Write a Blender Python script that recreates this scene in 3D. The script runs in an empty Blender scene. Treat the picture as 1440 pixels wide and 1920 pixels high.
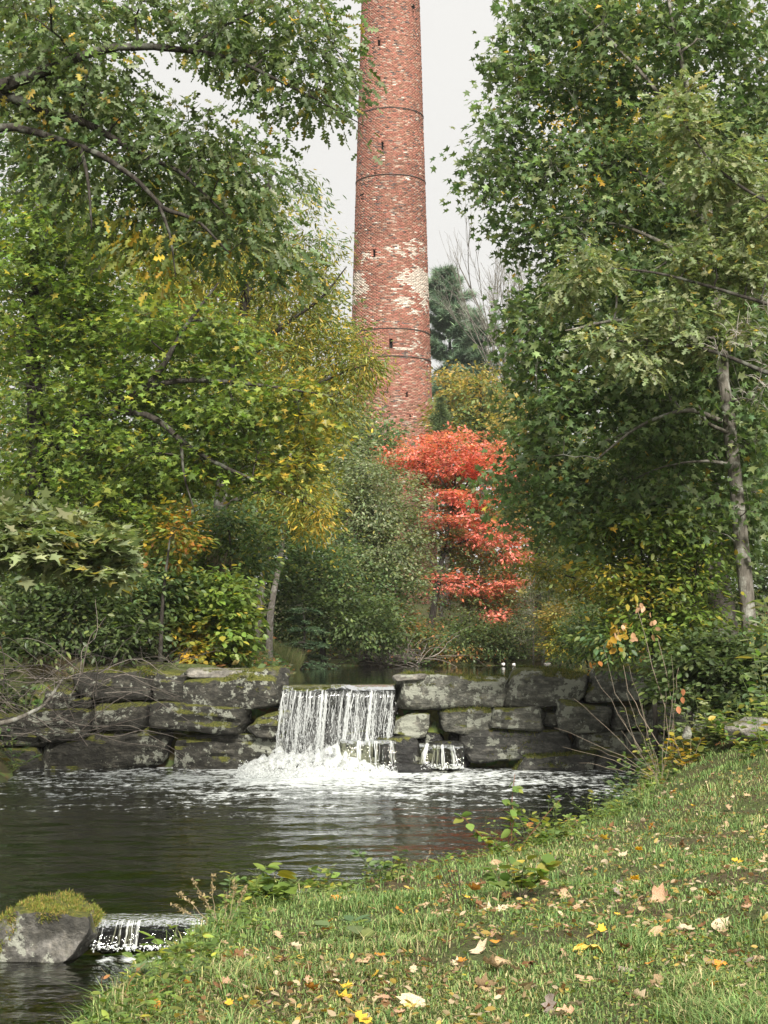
import bpy, bmesh, math
import numpy as np
from mathutils import Vector, Matrix, noise as mnoise

SC = bpy.context.scene
COL = SC.collection
R = math.radians

# ------------------------------------------------------------------ camera, sky, sun, exposure
FPX, W0, H0, HOR = 3200.0, 1440.0, 1920.0, 1213.0
PITCH = math.atan((HOR - H0 / 2) / FPX)
EYE = np.array([0.0, 0.0, 1.9])
cam_d = bpy.data.cameras.new('camera')
cam_d.sensor_fit = 'VERTICAL'; cam_d.sensor_height = 36.0; cam_d.lens = FPX * 36.0 / H0
cam_d.clip_start = 0.1; cam_d.clip_end = 3000.0
cam = bpy.data.objects.new('camera', cam_d); COL.objects.link(cam)
cam.location = EYE; cam.rotation_euler = (math.pi / 2 + PITCH, 0, 0)
SC.camera = cam

SUN_EL, SUN_AZ = R(38), R(170)          # azimuth of the sun, clockwise from +Y
world = bpy.data.worlds.new('World'); SC.world = world; world.use_nodes = True
wn = world.node_tree.nodes; wl = world.node_tree.links
bg = wn['Background']
sky = wn.new('ShaderNodeTexSky'); sky.sky_type = 'NISHITA'; sky.sun_disc = False
sky.sun_elevation = SUN_EL; sky.sun_rotation = SUN_AZ
sky.air_density = 1.0; sky.dust_density = 4.0
mixw = wn.new('ShaderNodeMix'); mixw.data_type = 'RGBA'
mixw.inputs['Factor'].default_value = 0.93            # thin even cloud over the clear sky
wtc = wn.new('ShaderNodeTexCoord'); wns = wn.new('ShaderNodeTexNoise')
wns.inputs['Scale'].default_value = 1.6; wns.inputs['Detail'].default_value = 3
wr = wn.new('ShaderNodeValToRGB')
wr.color_ramp.elements[0].position = 0.3; wr.color_ramp.elements[0].color = (6.9, 6.75, 6.45, 1)
wr.color_ramp.elements[1].position = 0.7; wr.color_ramp.elements[1].color = (7.5, 7.35, 7.0, 1)
wl.new(wtc.outputs['Generated'], wns.inputs['Vector']); wl.new(wns.outputs['Fac'], wr.inputs['Fac'])
wl.new(sky.outputs['Color'], mixw.inputs[6]); wl.new(wr.outputs['Color'], mixw.inputs[7])
wl.new(mixw.outputs[2], bg.inputs['Color']); bg.inputs['Strength'].default_value = 0.054

sun_d = bpy.data.lights.new('sun', 'SUN'); sun_d.energy = 4.0; sun_d.angle = R(12); sun_d.color = (1.0, 0.95, 0.87)
sun = bpy.data.objects.new('sun', sun_d); COL.objects.link(sun)
sdir = Vector((math.sin(SUN_AZ) * math.cos(SUN_EL), math.cos(SUN_AZ) * math.cos(SUN_EL), math.sin(SUN_EL)))
sun.rotation_euler = sdir.to_track_quat('Z', 'Y').to_euler()
sun.location = (0, -10, 30)

SC.view_settings.view_transform = 'Standard'; SC.view_settings.look = 'None'
SC.view_settings.exposure = 1.25; SC.view_settings.gamma = 1.0
SC.view_settings.use_curve_mapping = False
SC.render.engine = 'CYCLES'
SC.cycles.use_denoising = True
SC.cycles.max_bounces = 10; SC.cycles.diffuse_bounces = 5; SC.cycles.glossy_bounces = 3
SC.cycles.transmission_bounces = 4; SC.cycles.transparent_max_bounces = 12
SC.cycles.volume_bounces = 0
SC.cycles.sample_clamp_indirect = 4.0

# ------------------------------------------------------------------ helpers
CT, ST = math.cos(PITCH), math.sin(PITCH)
def P(px, py, Y):
    """world point seen at photo pixel (px, py) standing at distance Y"""
    u = (px - W0 / 2) / FPX; v = (H0 / 2 - py) / FPX
    dy = CT - ST * v
    t = Y / dy
    return np.array([u * t, Y, EYE[2] + (ST + CT * v) * t])
def S(Y): return Y / FPX

def rgb(*c): return np.array(c, float)
def norm(a): return a / np.maximum(np.linalg.norm(a, axis=-1, keepdims=True), 1e-9)
def sstep(t): t = np.clip(t, 0, 1); return t * t * (3 - 2 * t)

def vnoise(x, y, seed=0):
    """cheap smooth value noise, vectorised"""
    xi = np.floor(x).astype(np.int64); yi = np.floor(y).astype(np.int64)
    fx = x - xi; fy = y - yi; fx = fx * fx * (3 - 2 * fx); fy = fy * fy * (3 - 2 * fy)
    def h(a, b):
        n = (a * 374761393 + b * 668265263 + seed * 1274126177) & 0xFFFFFFFF
        n = ((n ^ (n >> 13)) * 1274126177) & 0xFFFFFFFF
        return ((n ^ (n >> 16)) & 0xFFFF) / 65535.0
    return (h(xi, yi) * (1 - fx) + h(xi + 1, yi) * fx) * (1 - fy) + (h(xi, yi + 1) * (1 - fx) + h(xi + 1, yi + 1) * fx) * fy

class MB:
    """collects pieces of geometry, builds ONE mesh object"""
    def __init__(s): s.v = []; s.f = []; s.c = []; s.n = 0; s.mi = []
    def add(s, verts, faces, col=None, mi=0):
        """faces: list of int arrays (n,k)"""
        verts = np.asarray(verts, float).reshape(-1, 3)
        for f in faces:
            f = np.asarray(f, np.int64)
            s.f.append(f + s.n); s.mi.append(np.full(len(f), mi, np.int32))
        if col is None: col = np.ones((len(verts), 3)) * 0.5
        col = np.asarray(col, float)
        if col.ndim == 1: col = np.repeat(col[None], len(verts), 0)
        s.v.append(verts); s.c.append(col); s.n += len(verts)
    def mesh(s, name, mats, smooth=False, color=True):
        me = bpy.data.meshes.new(name)
        if s.n == 0: return me
        v = np.concatenate(s.v); 
        me.vertices.add(len(v)); me.vertices.foreach_set('co', v.astype(np.float32).ravel())
        loops = np.concatenate([f.ravel() for f in s.f])
        tot = np.concatenate([np.full(len(f), f.shape[1], np.int32) for f in s.f])
        start = np.concatenate([[0], np.cumsum(tot)[:-1]]).astype(np.int32)
        me.loops.add(len(loops)); me.loops.foreach_set('vertex_index', loops.astype(np.int32))
        me.polygons.add(len(tot)); me.polygons.foreach_set('loop_start', start)
        me.polygons.foreach_set('material_index', np.concatenate(s.mi))
        if smooth: me.polygons.foreach_set('use_smooth', np.ones(len(tot), bool))
        if color:
            c = np.concatenate(s.c); a = me.color_attributes.new('Col', 'FLOAT_COLOR', 'POINT')
            a.data.foreach_set('color', np.concatenate([c, np.ones((len(c), 1))], 1).astype(np.float32).ravel())
        me.update(calc_edges=True)
        for m in (mats if isinstance(mats, (list, tuple)) else [mats]): me.materials.append(m)
        return me
    def obj(s, name, mats, parent=None, smooth=False, color=True, rel=True):
        me = s.mesh(name, mats, smooth, color)
        o = bpy.data.objects.new(name, me); COL.objects.link(o)
        if parent is not None:
            o.parent = parent
            if rel: o.location = -Vector(parent.location)
        return o

def tag(o, label=None, cat=None, group=None, kind=None):
    if label: o['label'] = label
    if cat: o['category'] = cat
    if group: o['group'] = group
    if kind: o['kind'] = kind
    return o
def empty(name, loc, label=None, cat=None, group=None):
    o = bpy.data.objects.new(name, None); COL.objects.link(o); o.location = Vector(loc); o.empty_display_size = 0.2
    return tag(o, label, cat, group)

def tubes(mb, paths, radii, sides=5, col=(0.1, 0.09, 0.07)):
    """paths (T,M,3), radii (T,M): batch of tapered tubes"""
    paths = np.asarray(paths, float); radii = np.asarray(radii, float)
    T, M, _ = paths.shape
    if T == 0: return
    t = norm(np.gradient(paths, axis=1))
    ref = np.where(np.abs(t[:, :1, 2:3]).repeat(1, 1) > 0.8, np.array([1.0, 0, 0]), np.array([0, 0, 1.0]))
    ref = np.broadcast_to(ref, t.shape)
    a = norm(np.cross(t, ref)); b = np.cross(t, a)
    ang = np.arange(sides) * 2 * math.pi / sides
    ring = (a[:, :, None] * np.cos(ang)[None, None, :, None] + b[:, :, None] * np.sin(ang)[None, None, :, None])
    v = paths[:, :, None] + ring * radii[:, :, None, None]
    idx = np.arange(T * M * sides).reshape(T, M, sides)
    q = np.stack([idx[:, :-1], np.roll(idx[:, :-1], -1, 2), np.roll(idx[:, 1:], -1, 2), idx[:, 1:]], -1).reshape(-1, 4)
    caps = idx[:, -1, ::1].reshape(-1, sides)
    c = np.asarray(col, float)
    if c.ndim == 2: c = np.repeat(c, M * sides, 0)
    mb.add(v.reshape(-1, 3), [q, caps], c)

def resample(path, n):
    path = np.asarray(path, float)
    k = len(path); tt = np.arange(k); t = np.linspace(0, k - 1, n)
    # Catmull-Rom
    pp = np.vstack([2 * path[0] - path[1], path, 2 * path[-1] - path[-2]])
    out = []
    for x in t:
        i = min(int(x), k - 2); f = x - i
        p0, p1, p2, p3 = pp[i], pp[i + 1], pp[i + 2], pp[i + 3]
        out.append(0.5 * ((2 * p1) + (-p0 + p2) * f + (2 * p0 - 5 * p1 + 4 * p2 - p3) * f * f + (-p0 + 3 * p1 - 3 * p2 + p3) * f ** 3))
    return np.array(out)

# ------------------------------------------------------------------ materials
def newmat(name):
    m = bpy.data.materials.new(name); m.use_nodes = True
    nt = m.node_tree; nt.nodes.clear()
    out = nt.nodes.new('ShaderNodeOutputMaterial')
    return m, nt, nt.nodes, nt.links, out
def princ(nodes, base=(0.5, 0.5, 0.5), rough=0.7, spec=0.5):
    p = nodes.new('ShaderNodeBsdfPrincipled')
    p.inputs['Base Color'].default_value = (*base, 1); p.inputs['Roughness'].default_value = rough
    p.inputs['Specular IOR Level'].default_value = spec
    return p
def nnoise(nodes, links, vec, scale, detail=4, rough=0.55):
    n = nodes.new('ShaderNodeTexNoise'); n.inputs['Scale'].default_value = scale
    n.inputs['Detail'].default_value = detail; n.inputs['Roughness'].default_value = rough
    if vec is not None: links.new(vec, n.inputs['Vector'])
    return n
def ramp(nodes, links, fac, stops):
    r = nodes.new('ShaderNodeValToRGB'); e = r.color_ramp.elements
    while len(e) < len(stops): e.new(0.5)
    for k, (pos, c) in enumerate(stops):
        e[k].position = pos; e[k].color = (*c, 1) if len(c) == 3 else c
    links.new(fac, r.inputs['Fac']); return r
def mixc(nodes, links, fac, a, b, mode='MIX'):
    m = nodes.new('ShaderNodeMix'); m.data_type = 'RGBA'; m.blend_type = mode
    for sock, v in ((m.inputs['Factor'], fac), (m.inputs[6], a), (m.inputs[7], b)):
        if hasattr(v, 'is_linked') or hasattr(v, 'links'): links.new(v, sock)
        elif isinstance(v, (int, float)): sock.default_value = v
        else: sock.default_value = (*v, 1)
    return m.outputs[2]
def math_(nodes, links, op, a, b=None, c=None):
    m = nodes.new('ShaderNodeMath'); m.operation = op
    for i, v in enumerate((a, b, c)):
        if v is None: continue
        if hasattr(v, 'links'): links.new(v, m.inputs[i])
        else: m.inputs[i].default_value = v
    return m.outputs[0]
def bump(nodes, links, h, strength=0.3, dist=0.02):
    b = nodes.new('ShaderNodeBump'); b.inputs['Strength'].default_value = strength; b.inputs['Distance'].default_value = dist
    links.new(h, b.inputs['Height']); return b.outputs['Normal']

def mat_leaf(name, trans=0.35, rough=0.45, spec=0.4):
    m, nt, N, L, out = newmat(name)
    a = N.new('ShaderNodeAttribute'); a.attribute_name = 'Col'
    p = princ(N, rough=rough, spec=spec); L.new(a.outputs['Color'], p.inputs['Base Color'])
    tr = N.new('ShaderNodeBsdfTranslucent')
    tc = mixc(N, L, 1.0, a.outputs['Color'], (1.25, 1.3, 0.7), 'MULTIPLY'); L.new(tc, tr.inputs['Color'])
    mx = N.new('ShaderNodeMixShader'); mx.inputs['Fac'].default_value = trans
    L.new(p.outputs[0], mx.inputs[1]); L.new(tr.outputs[0], mx.inputs[2]); L.new(mx.outputs[0], out.inputs['Surface'])
    return m
M_leaf = mat_leaf('leaf', 0.46, 0.45, 0.4)
M_needle = mat_leaf('needle', 0.12, 0.55, 0.3)
M_blade = mat_leaf('grass_blade', 0.25, 0.6, 0.25)

def mat_bark(name, dark, light, lichen, scale=6.0):
    m, nt, N, L, out = newmat(name)
    tc = N.new('ShaderNodeTexCoord'); mp = N.new('ShaderNodeMapping'); mp.inputs['Scale'].default_value = (1, 1, 0.25)
    L.new(tc.outputs['Object'], mp.inputs['Vector'])
    n1 = nnoise(N, L, mp.outputs[0], scale * 4, 5, 0.65); n2 = nnoise(N, L, tc.outputs['Object'], scale, 4, 0.6)
    c1 = ramp(N, L, n1.outputs['Fac'], [(0.35, dark), (0.65, light)])
    f = ramp(N, L, n2.outputs['Fac'], [(0.52, (0, 0, 0)), (0.66, (1, 1, 1))])
    c = mixc(N, L, f.outputs['Color'], c1.outputs['Color'], lichen)
    p = princ(N, rough=0.9, spec=0.2); L.new(c, p.inputs['Base Color'])
    L.new(bump(N, L, n1.outputs['Fac'], 0.7, 0.03), p.inputs['Normal'])
    L.new(p.outputs[0], out.inputs['Surface']); return m
M_bark_dark = mat_bark('bark_dark', (0.018, 0.015, 0.012), (0.055, 0.048, 0.04), (0.10, 0.105, 0.085))
M_bark_grey = mat_bark('bark_grey', (0.07, 0.062, 0.05), (0.17, 0.155, 0.13), (0.30, 0.30, 0.26), 5)
M_bark_pale = mat_bark('bark_pale', (0.16, 0.14, 0.115), (0.34, 0.31, 0.27), (0.42, 0.40, 0.36), 9)

def mat_attr(name, rough=0.8, spec=0.25, nscale=None):
    m, nt, N, L, out = newmat(name)
    a = N.new('ShaderNodeAttribute'); a.attribute_name = 'Col'
    p = princ(N, rough=rough, spec=spec); c = a.outputs['Color']
    if nscale:
        tc = N.new('ShaderNodeTexCoord'); n = nnoise(N, L, tc.outputs['Object'], nscale, 4)
        r = ramp(N, L, n.outputs['Fac'], [(0.3, (0.7, 0.7, 0.7)), (0.7, (1.25, 1.22, 1.2))])
        c = mixc(N, L, 1.0, c, r.outputs['Color'], 'MULTIPLY')
    L.new(c, p.inputs['Base Color']); L.new(p.outputs[0], out.inputs['Surface']); return m
M_brick = mat_attr('brick', 0.9, 0.2, 9.0)

def mat_plain(name, c, rough=0.8, spec=0.3):
    m, nt, N, L, out = newmat(name)
    tc = N.new('ShaderNodeTexCoord'); n = nnoise(N, L, tc.outputs['Object'], 14, 4)
    r = ramp(N, L, n.outputs['Fac'], [(0.3, tuple(x * 0.75 for x in c)), (0.7, tuple(min(1, x * 1.25) for x in c))])
    p = princ(N, rough=rough, spec=spec); L.new(r.outputs['Color'], p.inputs['Base Color'])
    L.new(p.outputs[0], out.inputs['Surface']); return m
M_iron = mat_plain('iron', (0.05, 0.038, 0.032), 0.75, 0.4)
M_void = mat_plain('dark_backing', (0.02, 0.018, 0.016), 0.95, 0.1)  # near-black colour stands in for deep shade behind slits and dam gaps

def mat_rock(name, moss=0.5, lichen=0.5, base=(0.055, 0.055, 0.05), light=(0.13, 0.125, 0.11), zs=2.4):
    m, nt, N, L, out = newmat(name)
    oi = N.new('ShaderNodeObjectInfo'); g = N.new('ShaderNodeNewGeometry')
    off = N.new('ShaderNodeVectorMath'); off.operation = 'MULTIPLY_ADD'
    L.new(g.outputs['Position'], off.inputs[0]); off.inputs[1].default_value = (1, 1, 1)
    cmb = N.new('ShaderNodeCombineXYZ'); r7 = math_(N, L, 'MULTIPLY', oi.outputs['Random'], 37.0)
    L.new(r7, cmb.inputs[0]); L.new(r7, cmb.inputs[2]); L.new(cmb.outputs[0], off.inputs[2])
    v = off.outputs[0]
    mp = N.new('ShaderNodeMapping'); mp.inputs['Scale'].default_value = (1, 1, zs); mp.inputs['Rotation'].default_value = (0, 0.15, 0)
    L.new(v, mp.inputs['Vector'])
    n1 = nnoise(N, L, mp.outputs[0], 5.0, 8, 0.68)
    c = ramp(N, L, n1.outputs['Fac'], [(0.3, tuple(x * 0.55 for x in base)), (0.5, base), (0.72, light)]).outputs['Color']
    nq = nnoise(N, L, v, 13, 7, 0.72); qr = ramp(N, L, nq.outputs['Fac'], [(0.3, (0.5, 0.5, 0.5)), (0.5, (1, 1, 1)), (0.7, (1.45, 1.4, 1.3))]); c = mixc(N, L, 1.0, c, qr.outputs['Color'], 'MULTIPLY')
    # lichen
    n2 = nnoise(N, L, v, 7.0, 6, 0.7); n3 = nnoise(N, L, v, 1.7, 2)
    lf = math_(N, L, 'MULTIPLY_ADD', n3.outputs['Fac'], 0.55, n2.outputs['Fac'])
    lr = ramp(N, L, lf, [(0.93 - 0.16 * lichen, (0, 0, 0)), (0.97 - 0.16 * lichen, (1, 1, 1))])
    c = mixc(N, L, math_(N, L, 'MULTIPLY', lr.outputs['Color'], 0.75), c, (0.29, 0.30, 0.245))
    # moss, thicker on upward faces
    sp = N.new('ShaderNodeSeparateXYZ'); L.new(g.outputs['Normal'], sp.inputs[0])
    n4 = nnoise(N, L, v, 2.6, 5, 0.65)
    mf = math_(N, L, 'MULTIPLY_ADD', sp.outputs['Z'], 0.34, n4.outputs['Fac'])
    mr = ramp(N, L, mf, [(0.86 - 0.2 * moss, (0, 0, 0)), (0.93 - 0.2 * moss, (1, 1, 1))])
    n5 = nnoise(N, L, v, 30, 3)
    mc = ramp(N, L, n5.outputs['Fac'], [(0.3, (0.032, 0.044, 0.008)), (0.7, (0.13, 0.125, 0.025))]).outputs['Color']
    c = mixc(N, L, mr.outputs['Color'], c, mc)
    p = princ(N, rough=0.85, spec=0.3); L.new(c, p.inputs['Base Color'])
    n6 = nnoise(N, L, mp.outputs[0], 16, 6, 0.7); hh = math_(N, L, 'ADD', n1.outputs['Fac'], math_(N, L, 'ADD', math_(N, L, 'MULTIPLY', n5.outputs['Fac'], 0.3), math_(N, L, 'ADD', math_(N, L, 'MULTIPLY', n6.outputs['Fac'], 0.35), math_(N, L, 'MULTIPLY', nq.outputs['Fac'], 0.6))))
    L.new(bump(N, L, hh, 0.9, 0.05), p.inputs['Normal'])
    # wet dark foot close to the pool
    sz = N.new('ShaderNodeSeparateXYZ'); L.new(g.outputs['Position'], sz.inputs[0])
    L.new(p.outputs[0], out.inputs['Surface']); return m
M_rock_left = mat_rock('stone_shaded', 0.95, 0.5, (0.034, 0.033, 0.027), (0.11, 0.104, 0.086))  # left blocks: base darkened to put the tree shade into the colour
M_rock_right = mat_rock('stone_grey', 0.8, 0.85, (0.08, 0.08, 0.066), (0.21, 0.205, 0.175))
M_rock_wet = mat_rock('stone_wet', 0.1, 0.0, (0.02, 0.02, 0.019), (0.06, 0.058, 0.052))
M_rock_pale = mat_rock('stone_pale', 0.15, 0.5, (0.16, 0.15, 0.13), (0.36, 0.34, 0.30))
M_rock_mossy = mat_rock('stone_mossy', 0.75, 0.4, (0.05, 0.05, 0.045), (0.13, 0.125, 0.11))
for nd in M_rock_wet.node_tree.nodes:
    if nd.type == 'BSDF_PRINCIPLED': nd.inputs['Roughness'].default_value = 0.25

def mat_ground():
    m, nt, N, L, out = newmat('earth')
    g = N.new('ShaderNodeNewGeometry'); v = g.outputs['Position']
    n1 = nnoise(N, L, v, 1.3, 5); n2 = nnoise(N, L, v, 22, 6, 0.7)
    c1 = ramp(N, L, n2.outputs['Fac'], [(0.3, (0.03, 0.036, 0.014)), (0.55, (0.07, 0.085, 0.03)), (0.75, (0.14, 0.12, 0.06))]).outputs['Color']
    c2 = ramp(N, L, n2.outputs['Fac'], [(0.3, (0.04, 0.034, 0.02)), (0.7, (0.11, 0.085, 0.045))]).outputs['Color']
    f = ramp(N, L, n1.outputs['Fac'], [(0.45, (0, 0, 0)), (0.62, (1, 1, 1))])
    c = mixc(N, L, f.outputs['Color'], c1, c2)
    p = princ(N, rough=0.95, spec=0.15); L.new(c, p.inputs['Base Color'])
    L.new(bump(N, L, n2.outputs['Fac'], 0.8, 0.04), p.inputs['Normal'])
    L.new(p.outputs[0], out.inputs['Surface']); return m
M_ground = mat_ground()
def mat_bed():
    m, nt, N, L, out = newmat('stream_bed')
    g = N.new('ShaderNodeNewGeometry'); v = g.outputs['Position']
    vo = N.new('ShaderNodeTexVoronoi'); vo.inputs['Scale'].default_value = 9; L.new(v, vo.inputs['Vector'])
    n = nnoise(N, L, v, 3, 4)
    c1 = ramp(N, L, n.outputs['Fac'], [(0.35, (0.07, 0.10, 0.02)), (0.65, (0.17, 0.17, 0.045))]).outputs['Color']
    c = mixc(N, L, 0.55, c1, vo.outputs['Color'], 'MULTIPLY')
    p = princ(N, rough=0.8); L.new(c, p.inputs['Base Color'])
    L.new(bump(N, L, vo.outputs['Distance'], 0.8, 0.05), p.inputs['Normal'])
    L.new(p.outputs[0], out.inputs['Surface']); return m
M_bed = mat_bed()

def mat_water(name, tint, foam_xyr=None, bumps=((2.2, 0.5), (7.0, 0.3)), bd=0.05, rough=0.03, foam_k=0.0, stretch=(1, 1, 1)):
    m, nt, N, L, out = newmat(name)
    g = N.new('ShaderNodeNewGeometry'); v = g.outputs['Position']
    mp = N.new('ShaderNodeMapping'); mp.inputs['Scale'].default_value = stretch; L.new(v, mp.inputs['Vector'])
    h = None
    for s, w in bumps:
        n = nnoise(N, L, mp.outputs[0], s, 2, 0.5)
        x = math_(N, L, 'MULTIPLY', n.outputs['Fac'], w)
        h = x if h is None else math_(N, L, 'ADD', h, x)
    nor = bump(N, L, h, 1.0, bd)
    fr = N.new('ShaderNodeFresnel'); fr.inputs['IOR'].default_value = 1.33; L.new(nor, fr.inputs['Normal'])
    tr = N.new('ShaderNodeBsdfTransparent'); tr.inputs['Color'].default_value = (*tint, 1)
    gl = N.new('ShaderNodeBsdfGlossy'); gl.inputs['Roughness'].default_value = rough; gl.inputs['Color'].default_value = (0.95, 0.97, 0.97, 1)
    L.new(nor, gl.inputs['Normal'])
    mx = N.new('ShaderNodeMixShader'); L.new(fr.outputs[0], mx.inputs['Fac']); L.new(tr.outputs[0], mx.inputs[1]); L.new(gl.outputs[0], mx.inputs[2])
    res = mx.outputs[0]
    if foam_xyr:
        x0, y0, sx, sy = foam_xyr
        sp = N.new('ShaderNodeSeparateXYZ'); L.new(v, sp.inputs[0])
        dx = math_(N, L, 'DIVIDE', math_(N, L, 'SUBTRACT', sp.outputs['X'], x0), sx)
        dy = math_(N, L, 'DIVIDE', math_(N, L, 'SUBTRACT', sp.outputs['Y'], y0), sy)
        d = math_(N, L, 'SQRT', math_(N, L, 'ADD', math_(N, L, 'MULTIPLY', dx, dx), math_(N, L, 'MULTIPLY', dy, dy)))
        mp2 = N.new('ShaderNodeMapping'); mp2.inputs['Scale'].default_value = (1.0, 0.55, 1); L.new(v, mp2.inputs['Vector'])
        n1 = nnoise(N, L, mp2.outputs[0], 7.5, 8, 0.7); n2 = nnoise(N, L, v, 1.1, 3, 0.6)
        f = math_(N, L, 'ADD', math_(N, L, 'MULTIPLY', n1.outputs['Fac'], 1.0), math_(N, L, 'MULTIPLY', n2.outputs['Fac'], 0.5))
        f = math_(N, L, 'SUBTRACT', f, math_(N, L, 'MULTIPLY', d, foam_k))
        fr2 = ramp(N, L, f, [(0.58, (0, 0, 0)), (0.74, (1, 1, 1))])
        wh = N.new('ShaderNodeBsdfDiffuse'); wh.inputs['Color'].default_value = (0.56, 0.59, 0.58, 1)
        mf = N.new('ShaderNodeMixShader'); L.new(math_(N, L, 'MULTIPLY', fr2.outputs['Color'], 0.9), mf.inputs['Fac'])
        L.new(res, mf.inputs[1]); L.new(wh.outputs[0], mf.inputs[2]); res = mf.outputs[0]
    L.new(res, out.inputs['Surface']); return m
M_pool = mat_water('pool_water', (0.26, 0.36, 0.11), (-0.6, 26.0, 4.0, 3.9), ((1.3, 0.5), (4.0, 0.32), (13, 0.11)), 0.04, 0.02, 0.165)
M_pond = mat_water('pond_water', (0.12, 0.15, 0.09), None, ((1.5, 0.4), (6, 0.1)), 0.02, 0.02)
M_stream = mat_water('stream_water', (0.42, 0.42, 0.2), (-1.65, 11.55, 0.42, 0.34), ((2.5, 0.5), (8, 0.25)), 0.05, 0.03, 0.3)

def mat_whitewater(name, alpha=0.85):
    m, nt, N, L, out = newmat(name)
    p = princ(N, (0.88, 0.9, 0.89), 0.25, 0.5)
    tl = N.new('ShaderNodeBsdfTranslucent'); tl.inputs['Color'].default_value = (0.85, 0.88, 0.87, 1)
    mx = N.new('ShaderNodeMixShader'); mx.inputs['Fac'].default_value = 0.4
    L.new(p.outputs[0], mx.inputs[1]); L.new(tl.outputs[0], mx.inputs[2])
    tp = N.new('ShaderNodeBsdfTransparent'); m2 = N.new('ShaderNodeMixShader'); m2.inputs['Fac'].default_value = alpha
    L.new(tp.outputs[0], m2.inputs[1]); L.new(mx.outputs[0], m2.inputs[2])
    L.new(m2.outputs[0], out.inputs['Surface']); return m
M_white = mat_whitewater('white_water', 0.55)
M_strand = mat_whitewater('falling_water', 0.34)
def mat_froth():
    m, nt, N, L, out = newmat('froth')
    g = N.new('ShaderNodeNewGeometry'); n = nnoise(N, L, g.outputs['Position'], 9, 7, 0.72)
    a = ramp(N, L, n.outputs['Fac'], [(0.36, (0, 0, 0)), (0.66, (1, 1, 1))])
    p = princ(N, (0.7, 0.72, 0.71), 0.4); tl = N.new('ShaderNodeBsdfTranslucent'); tl.inputs['Color'].default_value = (0.85, 0.88, 0.87, 1)
    mx = N.new('ShaderNodeMixShader'); mx.inputs['Fac'].default_value = 0.35; L.new(p.outputs[0], mx.inputs[1]); L.new(tl.outputs[0], mx.inputs[2])
    tp = N.new('ShaderNodeBsdfTransparent'); m2 = N.new('ShaderNodeMixShader'); L.new(math_(N, L, 'MULTIPLY', a.outputs['Color'], 0.92), m2.inputs['Fac'])
    L.new(tp.outputs[0], m2.inputs[1]); L.new(mx.outputs[0], m2.inputs[2]); L.new(m2.outputs[0], out.inputs['Surface']); return m
M_froth = mat_froth()
def mat_veil():
    m, nt, N, L, out = newmat('water_veil')
    g = N.new('ShaderNodeNewGeometry'); mp = N.new('ShaderNodeMapping'); mp.inputs['Scale'].default_value = (1, 0.3, 0.055); mp.inputs['Rotation'].default_value = (0, 0.15, 0); L.new(g.outputs['Position'], mp.inputs['Vector'])
    n = nnoise(N, L, mp.outputs[0], 42, 5, 0.65); a = ramp(N, L, n.outputs['Fac'], [(0.42, (0, 0, 0)), (0.72, (1, 1, 1))])
    n2 = nnoise(N, L, g.outputs['Position'], 30, 4, 0.7); b = ramp(N, L, n2.outputs['Fac'], [(0.35, (0.25, 0.25, 0.25)), (0.65, (1, 1, 1))])
    p = princ(N, (0.82, 0.85, 0.84), 0.2); tl = N.new('ShaderNodeBsdfTranslucent'); tl.inputs['Color'].default_value = (0.82, 0.85, 0.84, 1)
    mx = N.new('ShaderNodeMixShader'); mx.inputs['Fac'].default_value = 0.5; L.new(p.outputs[0], mx.inputs[1]); L.new(tl.outputs[0], mx.inputs[2])
    tp = N.new('ShaderNodeBsdfTransparent'); m2 = N.new('ShaderNodeMixShader'); L.new(math_(N, L, 'MULTIPLY', math_(N, L, 'MULTIPLY', a.outputs['Color'], b.outputs['Color']), 0.36), m2.inputs['Fac'])
    L.new(tp.outputs[0], m2.inputs[1]); L.new(mx.outputs[0], m2.inputs[2]); L.new(m2.outputs[0], out.inputs['Surface']); return m
M_veil = mat_veil()

def mat_fallen():
    m, nt, N, L, out = newmat('fallen_leaf')
    oi = N.new('ShaderNodeObjectInfo'); tc = N.new('ShaderNodeTexCoord')
    n = nnoise(N, L, tc.outputs['Object'], 22, 4); n2 = nnoise(N, L, tc.outputs['Object'], 60, 3)
    r = ramp(N, L, n.outputs['Fac'], [(0.3, (0.62, 0.55, 0.45)), (0.6, (1.1, 1.1, 1.1))])
    c = mixc(N, L, 1.0, oi.outputs['Color'], r.outputs['Color'], 'MULTIPLY')
    p = princ(N, rough=0.65, spec=0.3); L.new(c, p.inputs['Base Color']); L.new(bump(N, L, n2.outputs['Fac'], 0.4, 0.004), p.inputs['Normal'])
    tl = N.new('ShaderNodeBsdfTranslucent'); L.new(c, tl.inputs['Color'])
    mx = N.new('ShaderNodeMixShader'); mx.inputs['Fac'].default_value = 0.2
    L.new(p.outputs[0], mx.inputs[1]); L.new(tl.outputs[0], mx.inputs[2]); L.new(mx.outputs[0], out.inputs['Surface']); return m
M_fallen = mat_fallen()

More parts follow.
